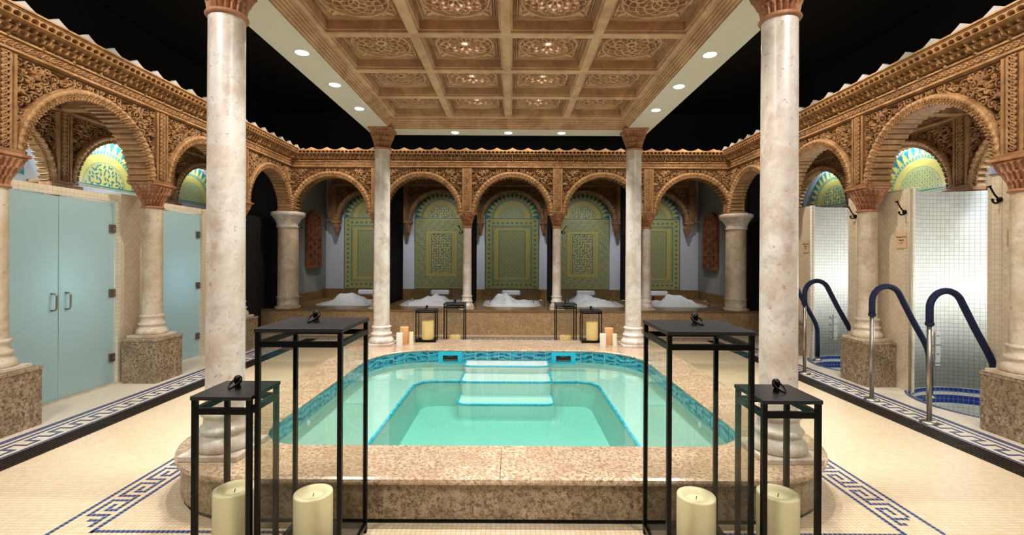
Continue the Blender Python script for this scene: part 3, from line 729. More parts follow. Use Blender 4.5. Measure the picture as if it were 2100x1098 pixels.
ISL = arcade('arcade', (-5.83, AY-1.5*BAY, 0), PI/2, 3, 'inner carved arcade above the frosted shower doors on the left', None, True)
ISR = arcade('arcade', (5.83, AY-1.5*BAY, 0), -PI/2, 3, 'inner carved arcade above the plunge pool walls on the right', None, True)
for o in SRC.values():
    for ch in list(o.children): bpy.data.objects.remove(ch)
    bpy.data.objects.remove(o)
# corbels under the inner arches
def corbel(parent, x, z1=ZC):
    k = 24; v = np.linspace(0, 1, k)[None, :]; th = np.linspace(PI, 2*PI, 40)[:, None]
    tier = np.minimum(2, np.floor(v*3)); b = v*3-tier; base = .02+.075*((tier+.3+.7*b)/3)**.9; a = ((th*10/PI+(tier % 2)*.5) % 1)*2-1
    rec = np.where((np.abs(a) < .7) & (b < .75), .018*np.sqrt(np.clip(1-(a/.7)**2, 0, 1)), 0); r = base-rec*.8
    Pq = np.stack([x+1.05*r*np.cos(th), .06+1.3*r*np.sin(th), np.broadcast_to(z1-.36+v*.31, r.shape)], -1)
    o = grid('corbel', Pq, 'terracotta', parent); m = MB(); m.box(x-.11, x+.11, -.07, .10, z1-.05, z1, ch=.008); m.build('abacus', 'terracotta', o); return o
for A, nb in ((IA, 5), (ISL, 3), (ISR, 3)):
    for k in range(nb):
        for s in (-1, 1): corbel(A, (k-(nb-1)/2)*BAY+s*(R0+.075))
# ---------------------------------------------------------------- canopy with coffered ceiling
CY = 5.05; can = empty('canopy', (PX, CY, 3.5), 0, 'square canopy with a carved coffered wooden ceiling carried over the pool by four columns', 'canopy')
def C(o): o.parent = can; return o     # children are built in local coordinates
OX, OY0, OY1 = 2.12, 2.80-CY, 7.30-CY; IX, IY0, IY1 = 1.75, 3.17-CY, 6.94-CY; FX, FY0, FY1 = 1.655, 3.40-CY, 6.71-CY
R4 = lambda x, y0, y1: [(-x, y0), (x, y0), (x, y1), (-x, y1)]
m = MB(); m.poly([R4(OX, OY0, OY1), R4(IX, IY0, IY1)], .0, flip=True); loft([Z3(R4(OX, OY0, OY1), 0), Z3(R4(OX, OY0, OY1), .6)], mb=m, flip=True); m.poly([R4(OX, OY0, OY1)], .6)
C(m.build('soffit', 'soffit_paint'))
rings = []; ns = 5
for k in range(ns+1):
    f = k/ns; z = .0+.10*f; x = IX+(FX-IX)*f; y0 = IY0+(FY0-IY0)*f; y1 = IY1+(FY1-IY1)*f
    rings.append(Z3(R4(x, y0, y1), z-.004)); 
    if k < ns: rings.append(Z3(R4(x, y0, y1), z+.016)); g = (k+.8)/ns; rings.append(Z3(R4(IX+(FX-IX)*g, IY0+(FY0-IY0)*g, IY1+(FY1-IY1)*g), z+.018))
C(loft(rings).build('moulding', 'ceiling_wood'))
bw = .045; SX = 2*FX/4; SY = (FY1-FY0)/4; ZB = .10; ZP = .205
for k in range(5):
    x = -FX+k*SX; m = MB(); m.box(x-bw, x+bw, FY0-bw, FY1+bw, ZB, ZP+.04, ch=.006); m.box(x-bw-.014, x+bw+.014, FY0-bw, FY1+bw, ZB+.028, ZP+.03); C(m.build('beam', 'ceiling_wood'))
for k in range(5):
    y = FY0+k*SY; m = MB(); m.box(-FX-bw, FX+bw, y-bw, y+bw, ZB-.001, ZP+.04, ch=.006); m.box(-FX-bw, FX+bw, y-bw-.014, y+bw+.014, ZB+.027, ZP+.03); C(m.build('cross_beam', 'ceiling_wood'))
def make_rosette():
    n = 128; h = SX/2-.03; xs = np.linspace(-h, h, n+1); X, Y = np.meshgrid(xs, xs, indexing='ij'); R = np.hypot(X, Y); A = np.arctan2(Y, X)
    H = np.zeros_like(X)       # depth upward
    mx = np.maximum(np.abs(X), np.abs(Y)); RR = .272
    inside = R < RR
    rad = RR/2; d = np.full(X.shape, 9.0)
    for k in range(12): a = 2*PI*k/12; d = np.minimum(d, np.abs(np.hypot(X-rad*np.cos(a), Y-rad*np.sin(a))-rad))
    d = np.minimum(d, np.abs(R-.052)); d = np.minimum(d, np.abs(R-.165))
    strap = d < .0075
    H = np.where(inside & ~strap, .045, H); H = np.where(inside & strap, .010, H)
    H = np.where(np.abs(R-RR-.008) < .010, -.008, H); H = np.where(np.abs(R-RR-.024) < .005, .010, H)
    # corner leaves
    U = np.abs(X)-.235; V = np.abs(Y)-.235; u = (U+V)/math.sqrt(2); v = (U-V)/math.sqrt(2)
    leaf = (R > RR+.032) & (mx < .295)
    lf = (np.abs(v) < .020*np.sqrt(np.clip(1-(u/.05)**2, 0, 1))) | (np.hypot(np.abs(v)-.052, u+.028) < .019) | (np.hypot(np.abs(v)-.088, u+.052) < .012)
    H = np.where(leaf & ~lf, .022, H)
    H = np.where((mx > .300) & (mx < .307), .024, H); H = np.where((mx > .320) & (mx < .328), .024, H)
    rope = (mx >= .335) & (mx < .358); H = np.where(rope, .012*(np.sin((X+Y)*2*PI/.018) > 0)+.002, H); H = np.where(mx >= .362, -.012, H)
    c = lambda Q: (Q[:-1,:-1]+Q[1:,:-1]+Q[1:,1:]+Q[:-1,1:])/4
    keep = ~((c(d) > .0165) & (c(R) < RR-.014) & (c(R) > .052)) & ~(c(R) < .030)
    return grid('rosette_panel', np.stack([X, Y, ZP+H], -1), 'ceiling_wood', keep=keep)
ro = make_rosette()
for i in range(4):
    for j in range(4):
        q = ro if i+j == 0 else ro.copy()
        if i+j: COL.objects.link(q)
        q.parent = can; q.location = (-FX+(i+.5)*SX, FY0+(j+.5)*SY, 0)
dl0 = None
def downlight(x, y, lb, g):
    global dl0
    if dl0 is None:
        dl0 = empty('downlight', (x, y, 3.5), 0, lb, 'light', g)
        MB().lathe([(.052, -.001), (.064, -.008), (.072, -.004), (.074, .0)], 32).build('trim_ring', 'white_porcelain', dl0)
        MB().lathe([(.0, -.0095), (.05, -.0095), (.05, -.006)], 32).build('lens', 'lamp_glow', dl0)
    else: again(dl0, (x, y, 3.5), lb, group=g)
for s, sd in ((-1, 'left'), (1, 'right')):
    for y, w in zip(DL_SIDE, ('farthest', 'middle', 'nearest')): downlight(PX+s*1.90, y, '%s of the three round downlights in the %s canopy soffit' % (w, sd), 'downlights in the side soffits')
for x, w in ((-.81, 'left'), (0, 'middle'), (.81, 'right')): downlight(PX+x, 7.13, '%s of the three round downlights in the far canopy soffit' % w, 'downlights in the far soffit')
# ---------------------------------------------------------------- painted tile panels
YEL = np.array([.54, .46, .12]); YE2 = np.array([.40, .36, .08]); TEA = np.array([.010, .17, .21]); TE2 = np.array([.02, .26, .28]); CRM = np.array([.56, .50, .22])
def paint_panel(kind, full=True, cs=.0075):
    w = .716; zb = .755 if full else 2.60; zt = 2.62
    xs = np.arange(-w, w+cs, cs); zs = np.arange(zb, zt+w+cs, cs); X, Z = np.meshgrid(xs, zs, indexing='ij')
    C3 = np.tile(YEL, X.shape+(1,)).astype(float)
    def put(mask, col): C3[mask] = col
    R = np.hypot(X, Z-zt); A = np.arctan2(Z-zt, X); up = Z >= zt; ax = np.abs(X)
    put(up & (R > .70), TEA)
    tt = (A/PI*17) % 1; tri = np.abs(tt-.5)
    ring = up & (R < .695) & (R > .53); q = (R-.53)/.165
    put(ring & (tri < .40*(q**1.0)*(1+.0*q)), TEA); put(ring & (tri < .16) & (q > .2) & (q < .8), TEA)
    put(up & (np.abs(R-.515) < .014) & (np.sin(A*60) > 0), TE2); put(up & (np.abs(R-.497) < .005), TEA); put(up & (np.abs(R-.533) < .005), TEA)
    put(up & (np.abs(R-.365) < .004), TEA); put(up & (np.abs(R-.345) < .003), TE2)
    def lattice(Xc, Zc, p=.104, ph=0):
        a = np.abs(Xc/p-np.round(Xc/p)); u = (Xc/p); v = Zc/(p*1.0)
        d1 = np.abs(((u+v) % 1)-.5); d2 = np.abs(((u-v) % 1)-.5); m1 = (np.minimum(d1, d2) < .10)
        uu = ((u+.5) % 1)-.5; vv = ((v+.5) % 1)-.5; blob = (np.abs(uu)*1.6+np.abs(vv)) < .24
        uu = (u % 1)-.5; vv = (v % 1)-.5; blob |= (np.abs(uu)*1.6+np.abs(vv)) < .24
        return m1, blob
    def leaves(Xc, Zc, p=.066):
        r = np.random.default_rng(5); f = np.zeros(X.shape, bool)
        for gx in np.arange(-.40, .41, p):
            for gz in np.arange(Zc.min(), Zc.max(), p):
                cx, cz, an = gx+r.uniform(-.016, .016), gz+r.uniform(-.016, .016), r.uniform(0, PI)
                i0, i1 = np.searchsorted(xs, cx-.05), np.searchsorted(xs, cx+.05); zz = Zc[0]; j0, j1 = np.searchsorted(zz, cz-.05), np.searchsorted(zz, cz+.05)
                if i1 <= i0 or j1 <= j0: continue
                dx, dz = Xc[i0:i1, j0:j1]-cx, Zc[i0:i1, j0:j1]-cz; u, v = dx*math.cos(an)+dz*math.sin(an), -dx*math.sin(an)+dz*math.cos(an)
                f[i0:i1, j0:j1] |= (np.hypot(u/.030, v/.014) < 1) | ((np.abs(v-u*u*9) < .0045) & (u > 0) & (u < .045))
        return f
    def dense(Xc, Zc): return np.abs(np.sin(Xc*150+2.2*np.sin(Zc*61))+np.sin(Zc*150+2.2*np.sin(Xc*61))) < .50
    ins = up & (R < .335)
    if kind == 'A': m1, bl = lattice(X, Z-zt, .085); put(ins & m1, TE2*.6+YE2*.4); put(ins & bl, TEA)
    else: put(ins & leaves(X, Z-zt+.05), TEA)
    put(np.abs(Z-zt) < .012, TEA)
    lo = Z < zt-.012
    put(lo & (ax > w-.016), TEA); put(lo & (Z < zb+.022) & (Z > zb+.010), TEA)
    if full:
        H = zt-.012-zb; zc = (zt+zb)/2; az = np.abs(Z-zc); hh = H/2
        if kind == 'A':
            bd = lo & ((ax > .53) | (az > hh-.185)) & (ax < w-.03) & (az < hh-.03)
            fx = ((X/.125+.5) % 1)-.5; fz = ((Z/.125) % 1)-.5
            cx = np.where(ax > .53, ax-.61, fx*.125); cz = np.where(ax > .53, fz*.125, az-(hh-.105))
            put(bd & (np.abs(np.sin(X*80)*np.sin(Z*80)) > .55), TE2*.5+YE2*.5)
            put(bd & (np.hypot(cx, cz) < .026), TEA)
            ln = lambda a, b, t_: lo & (ax < a+t_) & (az < b+t_) & ((ax > a-t_) | (az > b-t_))
            put(ln(.525, hh-.190, .005), TEA); put(ln(.475, hh-.240, .004), TEA)
            rp = ln(.50, hh-.215, .016) & (np.sin((X+Z)*2*PI/.038) > 0); put(rp, TE2)
            put(lo & (ax < .45) & (az < hh-.262), YEL)
            put(ln(.345, hh-.31, .006), TEA)
            m1, bl = lattice(X, Z-zc, .113); ii = lo & (ax < .335) & (az < hh-.32)
            put(ii & m1, TE2*.55+YE2*.45); put(ii & bl, TEA)
        else:
            put(lo & (ax < w-.03) & (az < hh-.03) & dense(X, Z), TE2*.8)
            put(lo & (ax < .42) & (az < hh-.31), YEL)
            ln = lambda a, b, t_: lo & (ax < a+t_) & (az < b+t_) & ((ax > a-t_) | (az > b-t_))
            put(ln(.415, hh-.315, .004), TEA); put(ln(.335, hh-.395, .003), TEA); put(ln(.27, hh-.40, .006), TEA)
            put(lo & (ax < .262) & (az < hh-.408) & leaves(X, Z-zc), TEA)
    cR = lambda Q: (Q[:-1,:-1]+Q[1:,1:])/2
    keep = ~((cR(Z) > zt) & (cR(R) > w))
    g = grid('tile_panel', np.stack([X, 0*X, Z], -1), 'painted_tile', keep=keep, color=C3)
    return g
PA, PB = paint_panel('A'), paint_panel('B'); TA, TB = paint_panel('A', False), paint_panel('B', False)
def tile_panel(src, loc, rz, label, grp):
    o = src.copy(); COL.objects.link(o); o.location = loc; o.rotation_euler = (0,0,rz)
    md = o.modifiers.new('thick', 'SOLIDIFY'); md.thickness = .02; md.offset = -1
    return tag(o, label, 'tile panel', grp)
nm = ['leftmost', 'second from left', 'centre', 'second from right', 'rightmost']
for k in range(5): tile_panel(PA if k % 2 == 0 else PB, ((k-2)*BAY, 12.47, 0), 0, 'tall arched panel of yellow and teal painted tiles in the %s tub alcove' % nm[k], 'arched tile panels of the tub alcoves')
for s, sd in ((-1, 'left'), (1, 'right')):
    for k, (y, ps) in enumerate(((5.13, 'cut by the frame edge, nearest bay'), (7.01, 'in the middle bay'), (8.89, 'in the farthest bay'))):
        src = (TA, TB)[(k+(s > 0)) % 2]
        tile_panel(src, (s*6.10, y, 0), -s*PI/2, 'lit half-round of painted tiles on the %s wall, %s' % (sd, ps), 'lit tile half-rounds of the side bays')
for o in (PA, PB, TA, TB): bpy.data.objects.remove(o)
# ---------------------------------------------------------------- tub platform and alcoves
plat = tag(empty('tub_platform', (0, 9.6, 0)), 'long granite-clad platform with five sunken bathtubs under the far arcade', 'platform')
def Q(o): o.parent = plat; o.location = Vector(o.location)-Vector((0, 9.6, 0)); return o
tubs = [rr(x-.62, x+.62, 10.35, 11.75, .30, 8, 4) for x in [(k-2)*BAY for k in range(5)]]
m = MB(); m.box(-5.17, 5.17, 9.62, 9.64, 0, .475); m.box(-5.17, -5.15, 9.62, 12.5, 0, .475); m.box(5.15, 5.17, 9.62, 12.5, 0, .475); Q(m.build('front_panel', 'granite_front_lit'))
m = MB(); top = [(-5.19, 9.60), (5.19, 9.60), (5.19, 12.5), (-5.19, 12.5)]; m.poly([top]+tubs, PZ); loft([Z3(top, PZ), Z3(top, PZ-.035)], mb=m); 
for tb in tubs: loft([Z3(tb, PZ), Z3(tb, PZ-.03)], mb=m)
Q(m.build('deck_slab', 'granite_dark'))
m = MB(); m.box(-4.95, 4.95, 12.36, 12.5, PZ, .745); m.box(-4.95, -4.92, 10.05, 12.36, PZ, .72); m.box(4.92, 4.95, 10.05, 12.36, PZ, .72); Q(m.build('splashback', 'granite_dark'))
for k in range(5):
    x = (k-2)*BAY
    t = empty('bathtub', (x, 11.05, 0), 0, 'sunken bathtub full of foam in the %s alcove' % nm[k], 'bathtub', 'sunken bathtubs of the far platform')
    lp = rr(-.60, .60, -.68, .68, .28, 8, 4); li = rr(-.50, .50, -.56, .56, .24, 8, 4)
    loft([Z3(rr(-.66, .66, -.74, .74, .3, 8, 4), PZ+.001), Z3(rr(-.655, .655, -.735, .735, .3, 8, 4), PZ+.014), Z3(lp, PZ+.014), Z3(lp, PZ-.02), Z3(li, .12)], smooth=False).poly([li], .12).build('basin', 'white_porcelain', t)
    # spout and taps beside the tub
    m = MB(); m.tube([(.74, -.40, PZ), (.74, -.40, PZ+.08), (.70, -.40, PZ+.12), (.60, -.40, PZ+.11)], .014, 10); 
    m.build('spout', 'chrome', t); MB().tube([(.74, -.52, PZ), (.74, -.52, PZ+.05)], .018, 10).build('tap', 'chrome', t); MB().tube([(.74, -.28, PZ), (.74, -.28, PZ+.05)], .018, 10).build('tap', 'chrome', t)
    m = MB(); m.tube([(-.52, .10, PZ), (-.52, .12, PZ+.07), (-.52, .22, PZ+.09), (-.52, .32, PZ+.07), (-.52, .34, PZ)], .012, 10); m.tube([(.52, .10, PZ), (.52, .12, PZ+.07), (.52, .22, PZ+.09), (.52, .32, PZ+.07), (.52, .34, PZ)], .012, 10); m.build('grab_bar', 'chrome', t)
    # foam
    n = 90; xs = np.linspace(-1, 1, n); U, V = np.meshgrid(xs, xs, indexing='ij'); r_ = np.random.default_rng(20+k); Hh = np.zeros_like(U)
    pk = {0: (-.05, 0), 1: (.0, .1), 2: (-.35, .1), 3: (-.25, .1), 4: (.3, 0)}[k]
    for q in range(46): a, b, c_ = r_.uniform(-1, 1), r_.uniform(-1, 1), r_.uniform(.10, .3); Hh += r_.uniform(.010, .045)*np.exp(-((U-a)**2+(V-b)**2)/c_**2)
    Hh += .11*np.exp(-((U-pk[0])**2/.35+(V-pk[1])**2/.6)) + .05*np.exp(-((U-pk[0]-.1)**2/.02+(V-.2)**2/.2))+.04*np.exp(-((U-pk[0]+.25)**2/.02+(V-.3)**2/.1))
    Hh += r_.normal(0, .0035, U.shape); ed = np.clip(1-np.maximum(np.abs(U), np.abs(V))**6, 0, 1)
    sq = np.sqrt(1-.22*V*V), np.sqrt(1-.22*U*U)
    fo = grid('tub_foam', np.stack([U*.56*sq[0], V*.64*sq[1], PZ-.10+(.10+Hh)*ed**.5], -1), 'foam', smooth=True); fo.location = (x, 11.05, 0)
    tag(fo, 'heap of white bath foam in the tub of the %s alcove' % nm[k], 'foam', kind='stuff')
    hr = empty('headrest', (x+(-.02 if k == 2 else .03), 12.10, PZ), 0, 'white padded headrest on a dark bracket at the end of the %s tub' % nm[k], 'headrest', 'white headrests of the bathtubs')
    m = MB(); m.box(-.24, .24, -.05, .05, .10, .235, ch=.03); m.build('cushion', 'pillow_white', hr)
    MB().box(-.12, .12, -.04, .10, .0, .10, ch=.005).build('bracket', 'panel_wood', hr)
# alcove walls
m = MB(); m.box(-5.0, 5.0, 12.5, 12.6, .0, 3.75); struct(m.build('wall_back', 'white_plaster'))
for s, sd in ((-1, 'left'), (1, 'right')):
    m = MB(); m.box(s*4.97, s*5.07, 10.0, 12.5, PZ, 3.75); struct(m.build('wall_'+sd, 'grey_plaster'))
m = MB(); m.box(-5.1, 5.1, 9.97, 12.6, 3.75, 3.785); struct(m.build('ceiling', 'carved_wood'))
# pilasters framing the tile panels
cur = None
for k, lb in enumerate(['between the leftmost and second tub alcoves', 'left of the centre tub alcove', 'right of the centre tub alcove', 'between the rightmost tub alcove and the one beside it']):
    x = (k-1.5)*BAY; n = 160; ys = np.linspace(10.05, 12.05, n)
    if cur is None:
        m = MB(); pts = [(.02*math.sin(y*38), y-11) for y in ys]; zs = (PZ+.002, 3.74)
        vs = [(px-.02, y, z) for z in zs for px, y in pts]+[(px+.02, y, z) for z in zs for px, y in pts]
        fs = [(i, i+1, n+i+1, n+i) for i in range(n-1)]+[(2*n+i, 2*n+i+1, 3*n+i+1, 3*n+i) for i in range(n-1)]+[(0, n, 3*n, 2*n), (n-1, 2*n-1, 4*n-1, 3*n-1)]+[(i, i+1, 2*n+i+1, 2*n+i) for i in range(n-1)]+[(n+i, n+i+1, 3*n+i+1, 3*n+i) for i in range(n-1)]
        m.add(vs, fs, smooth=True); cur = m.build('curtain', 'black_cloth'); o = cur
    else: o = cur.copy(); COL.objects.link(o)
    o.location = (x, 11, 0); tag(o, 'black full-height curtain hanging '+lb, 'curtain', 'black curtains between the tubs')
# carved arched wooden panels on the outer alcove walls
def wood_panel(s, lb):
    t = empty('carved_panel', (s*4.95, 11.62, 0), 0, lb, 'wall panel')
    w = .40; z0, z1 = 1.31, 2.73; a = 24; out = [(-w, z0), (w, z0)]+[(w*math.cos(PI*i/a), z1-w+w*math.sin(PI*i/a)) for i in range(a+1)]
    inn = [(p[0]*.84, z0+.07+(p[1]-z0)*.925 if False else (z0+z1)/2+(p[1]-(z0+z1)/2)*.91) for p in out]
    k = len(out); vs = [(0, y, z) for y, z in out]+[(-s*.07, y, z) for y, z in out]+[(-s*.07, y, z) for y, z in inn]+[(-s*.02, y, z) for y, z in inn]
    fs = []
    for L_ in range(3): fs += [(L_*k+i, L_*k+(i+1) % k, (L_+1)*k+(i+1) % k, (L_+1)*k+i) for i in range(k)]
    MB().add(vs, fs).build('frame', 'panel_wood', t)
    ys = np.arange(-w*.84, w*.84+.001, .0105); zs = np.arange(z0+.05, z1-.05, .0105); U, V = np.meshgrid(ys, zs, indexing='ij')
    fr_ = (np.sin(U*38)+np.sin(V*30+2*np.sin(U*26))); h = (np.abs(fr_) < .55) | (np.abs(np.sin(U*19)) < .13) | (np.abs(((V-z0)/.36 % 1)-.5) > .46)
    rc = np.hypot(U, V-(z1-w)); okk = ((V < z1-w) | (rc < w*.86)); okk = okk[:-1,:-1] & okk[1:,1:]
    grid('lattice', np.stack([-s*(.025+.030*h), U, V], -1), 'panel_wood', t, keep=okk)
wood_panel(-1, 'arched carved wooden panel on the grey wall of the leftmost alcove'); wood_panel(1, 'arched carved wooden panel on the grey wall of the rightmost alcove')
# ---------------------------------------------------------------- left shower bays
def wbox(nm, mat, *b): m = MB(); m.box(*b); return struct(m.build(nm, mat))
TOPL = 2.35
wbox('wall_left', 'wall_mosaic_yz', -5.08, -4.96, 1.8, 4.36, 0, TOPL)
wbox('wall_left', 'wall_diamond_yz', -5.20, -4.93, 5.90, 6.62, 0, TOPL+.03)
wbox('wall_left', 'wall_mosaic_yz', -5.05, -4.96, 4.36, 5.90, 2.27, TOPL)
wbox('wall_left', 'wall_mosaic_yz', -5.05, -4.96, 6.62, 7.47, 2.27, TOPL)
wbox('wall_left', 'wall_mosaic_yz', -5.20, -4.93, 7.47, 8.05, 0, TOPL)
wbox('wall_left', 'wall_mosaic_xz', -6.12, -5.2, 6.02, 6.16, 0, TOPL+.03)
wbox('wall_left', 'wall_mosaic_xz', -6.12, -5.2, 7.9, 8.04, 0, TOPL+.03)
m = MB(); m.box(-4.965, -4.925, 5.855, 5.90, 0, 2.27); m.box(-4.965, -4.925, 7.44, 7.47, 0, 2.27); struct(m.build('trim_8', 'wall_mosaic_yz'))
wbox('trim_9', 'marble_warm', -5.06, -4.93, 4.36, 5.86, 0, .012)
for s, sd in ((-1, 'left'), (1, 'right')):
    wbox('wall_'+sd, 'white_plaster', s*6.13, s*6.25, 1.8, 9.9, 0, 3.75)
    wbox('ceiling', 'carved_wood', s*4.83, s*6.25, 2.3, 9.9, 3.75, 3.785)
    wbox('wall_'+sd, 'black_paint', s*4.98, s*6.12, 9.85, 9.9, 0, 3.74)
    wbox('wall_'+sd, 'black_paint', s*5.15, s*5.25, 8.3, 9.85, 0, 2.4)
    # timber beams crossing from the outer to the inner arcade
    for y in (AY-BAY, AY-2*BAY, AY-3*BAY):
        wbox('trim_10', 'carved_wood', s*4.84, s*5.80, y-.07, y+.07, 3.47, 3.75)
def glass_door(y0, y1, hinge_y, handle_y, lb, x=-4.975):
    t = empty('glass_door', (x, (y0+y1)/2, 0), 0, lb, 'door', None); w = (y1-y0)/2
    MB().box(-.005, .005, -w+.003, w-.003, .015, 2.245).build('glass_pane', 'frosted_glass', t)
    for e in (-w+.003, w-.008): MB().box(-.006, .0065, e, e+.005, .015, 2.245).build('polished_edge', 'glass_edge', t)
    cy = (y0+y1)/2
    if handle_y is not None:
        h = handle_y-cy; m = MB()
        for sx in (1, -1): m.tube([(sx*.006, h, 1.00), (sx*.045, h, 1.0), (sx*.06, h, 1.012), (sx*.066, h, 1.03), (sx*.066, h, 1.15), (sx*.06, h, 1.168), (sx*.045, h, 1.18), (sx*.006, h, 1.18)], .0095, 10)
        m.build('handle', 'steel', t)
    if hinge_y is not None:
        hy = hinge_y-cy; sg = 1 if hy > 0 else -1
        for z in (.33, 1.13, 1.93):
            m = MB(); m.box(-.016, .022, hy-sg*.085, hy-sg*.002, z-.05, z+.05, ch=.003); o = m.build('hinge', 'hinge_metal', t)
            m = MB(); m.box(.022, .026, hy-sg*.045, hy-sg*.02, z-.022, z+.022); m.build('hinge_cap', 'steel', o)
    return t
glass_door(4.37, 5.13, 4.37, 5.05, 'frosted glass door leaf with a bar handle, left one of the double shower door')
glass_door(5.13, 5.855, 5.855, 5.21, 'frosted glass door leaf with a bar handle and three hinges, right one of the double shower door')
glass_door(6.63, 7.44, 7.44, None, 'single bluish frosted glass shower door beyond the double door')
# ---------------------------------------------------------------- right plunge pool bays
TOPR = 2.45; XF = 4.80
def arcwall(c, r, y0, y1, z0, z1, mat, name):
    # concave cylinder, open toward the aisle
    ang0 = math.atan2(y1-c[1], -math.sqrt(max(0, r*r-(y1-c[1])**2))); ang1 = math.atan2(y0-c[1], -math.sqrt(max(0, r*r-(y0-c[1])**2)))+2*PI*0
    a0 = ang1; a1 = ang0      # from near opening edge round the back to the far one
    a = np.linspace(a0, a1, 90); z = np.linspace(z0, z1, 3); A, Z = np.meshgrid(a, z, indexing='ij')
    P_ = np.stack([c[0]+r*np.cos(A), c[1]+r*np.sin(A), Z], -1); uv = np.stack([A*r, Z], -1)
    o = grid(name, P_, mat, uv=uv, smooth=True); md = o.modifiers.new('t', 'SOLIDIFY'); md.thickness = .03; md.offset = 1; return o
OPEN = [(4.72, 5.60), (6.62, 7.45)]
for c, (y0, y1) in zip(NC, OPEN):
    struct(arcwall(c, NR, y0, y1, 0.0, TOPR, 'white_tile_uv', 'wall_right'))
    for z0, z1, mt in ((-1.2, -.20, 'white_tile_uv'), (-.20, -.10, 'blue_tile_uv'), (-.10, -.06, 'white_tile_uv'), (-.06, -.01, 'blue_tile_uv'), (-.01, 0, 'white_tile_uv')):
        a = np.linspace(0, 2*PI, 97); z = np.array([z0, z1]); A, Z = np.meshgrid(a, z, indexing='ij')
        struct(grid('trim_11', np.stack([c[0]+NR*np.cos(A), c[1]+NR*np.sin(A), Z], -1), mt, uv=np.stack([A*NR, Z], -1), smooth=True))
    # blue bands on the niche wall just above the floor
    m = MB(); m.poly([circ(c, NR)], -1.2); struct(m.build('floor', 'floor_white'))
    w_ = MB(); w_.poly([circ(c, NR-.003)], -.42); o = w_.build('plunge_water', 'plunge_water'); tag(o, 'still water down in the %s plunge pool' % ('nearer' if c[1] < 6 else 'farther'), 'water', kind='stuff')
    m = MB(); a0, a1 = PI*.72, PI*1.28
    for k in range(40):
        b0, b1 = a0+(a1-a0)*k/40, a0+(a1-a0)*(k+.86)/40
        for r0_, r1_ in ((NR+.006, NR+.032), (NR+.036, NR+.062)):
            m.add([(c[0]+r*math.cos(b), c[1]+r*math.sin(b), .0015) for r, b in ((r0_, b0), (r1_, b0), (r1_, b1), (r0_, b1))], [(0,1,2,3)])
    struct(m.build('trim_12', 'blue_mosaic'))
def pier(y0, y1, nearc=None, farc=None):
    """solid tiled pier between niches; its flanks follow the round pools"""
    lp = [(XF, y0), (XF, y1)]
    if farc:   # pool at larger y
        c = farc; a0 = math.atan2(y1-c[1], -math.sqrt(NR**2-(y1-c[1])**2)) % (2*PI); lp = [(XF, y0), (XF, y1)]+[(c[0]+(NR+.031)*math.cos(a), c[1]+(NR+.031)*math.sin(a)) for a in np.linspace(a0, 1.5*PI, 12)]
        lp.append((6.12, lp[-1][1]))
    else: lp.append((6.12, y1))
    if nearc:
        c = nearc; a0 = math.atan2(y0-c[1], -math.sqrt(NR**2-(y0-c[1])**2)) % (2*PI)
        q = [(c[0]+(NR+.031)*math.cos(a), c[1]+(NR+.031)*math.sin(a)) for a in np.linspace(.5*PI, a0, 12)]; lp += [(6.12, q[0][1])]+q
    else: lp.append((6.12, y0))
    m = MB(); loft([Z3(lp, 0), Z3(lp, TOPR)], mb=m, flip=False); m.poly([lp], TOPR)
    return struct(m.build('wall_right', 'wall_diamond_yz'))
pier(2.0, 4.72, farc=NC[0]); pier(5.60, 6.62, NC[0], NC[1]); pier(7.45, 8.3, NC[1])
m = MB()
for y0, y1 in ((4.585, 4.722), (5.598, 5.73), (6.49, 6.622), (7.448, 7.58)): m.box(XF-.006, XF+.02, y0, y1, 0, TOPR+.001)
struct(m.build('trim_13', 'wall_mosaic_yz'))
m = MB(); m.box(XF-.004, XF+.06, 5.598, 6.622, TOPR, TOPR+.012); struct(m.build('trim_14', 'wall_mosaic_yz'))
# signs
def sign(y, z, lb, lines, mat, w=.155, h=.20, sz=.034):
    t = empty('wall_sign', (XF-.006, y, z), 0, lb, 'sign'); MB().box(-.008, 0, -w/2, w/2, -h/2, h/2, ch=.002).build('plaque', mat, t)
    text_mesh('lettering', lines, sz, 'letter_black', t, (-.0095, 0, 0), (PI/2, 0, -PI/2))
sign(5.76, 1.835, 'pinkish stone plunge pool depth sign between the two plunge pools', ['Plunge Pool', 'Depth', "5' 6\""], 'sign_stone', sz=.030)
sign(7.63, 1.80, 'small pinkish stone plunge pool depth sign beyond the farther plunge pool', ['Plunge Pool', 'Depth', "5' 6\""], 'sign_stone', sz=.030)
sign(4.44, 1.81, 'tan sign half hidden behind the right edge column', ['Plunge Pool', '', "5' 6\""], 'sign_tan', w=.18, h=.17, sz=.028)
# control strips in the niches
def controls(c, lb):
    a = math.radians(91); p = (c[0]+(NR-.012)*math.cos(a), c[1]+(NR-.012)*math.sin(a)); rz = math.atan2(c[1]-p[1], c[0]-p[0])
    t = empty('control_panel', (p[0], p[1], .475), rz, lb, 'control panel')
    MB().box(-.008, .012, -.032, .032, -.215, .215, ch=.004).build('plate', 'plate_grey', t)
    for k, w in enumerate(['FILL', 'DRAIN', 'JET', 'PAUSE']):
        z = .165-.115*k; text_mesh('lettering', [w], .024, 'letter_black', t, (.0135, 0, z), (PI/2, 0, PI/2))
        MB().lathe([(.016, -.006), (.018, .01), (.012, .014), (0, .016)], 16, mat=Matrix.Translation((.004, -.075, z)) @ Matrix.Rotation(PI/2, 4, 'Y')).build('button', 'chrome', t)
controls(NC[0], 'narrow white control strip with four labelled buttons in the nearer plunge niche'); controls(NC[1], 'narrow control strip with four labelled buttons in the farther plunge niche')
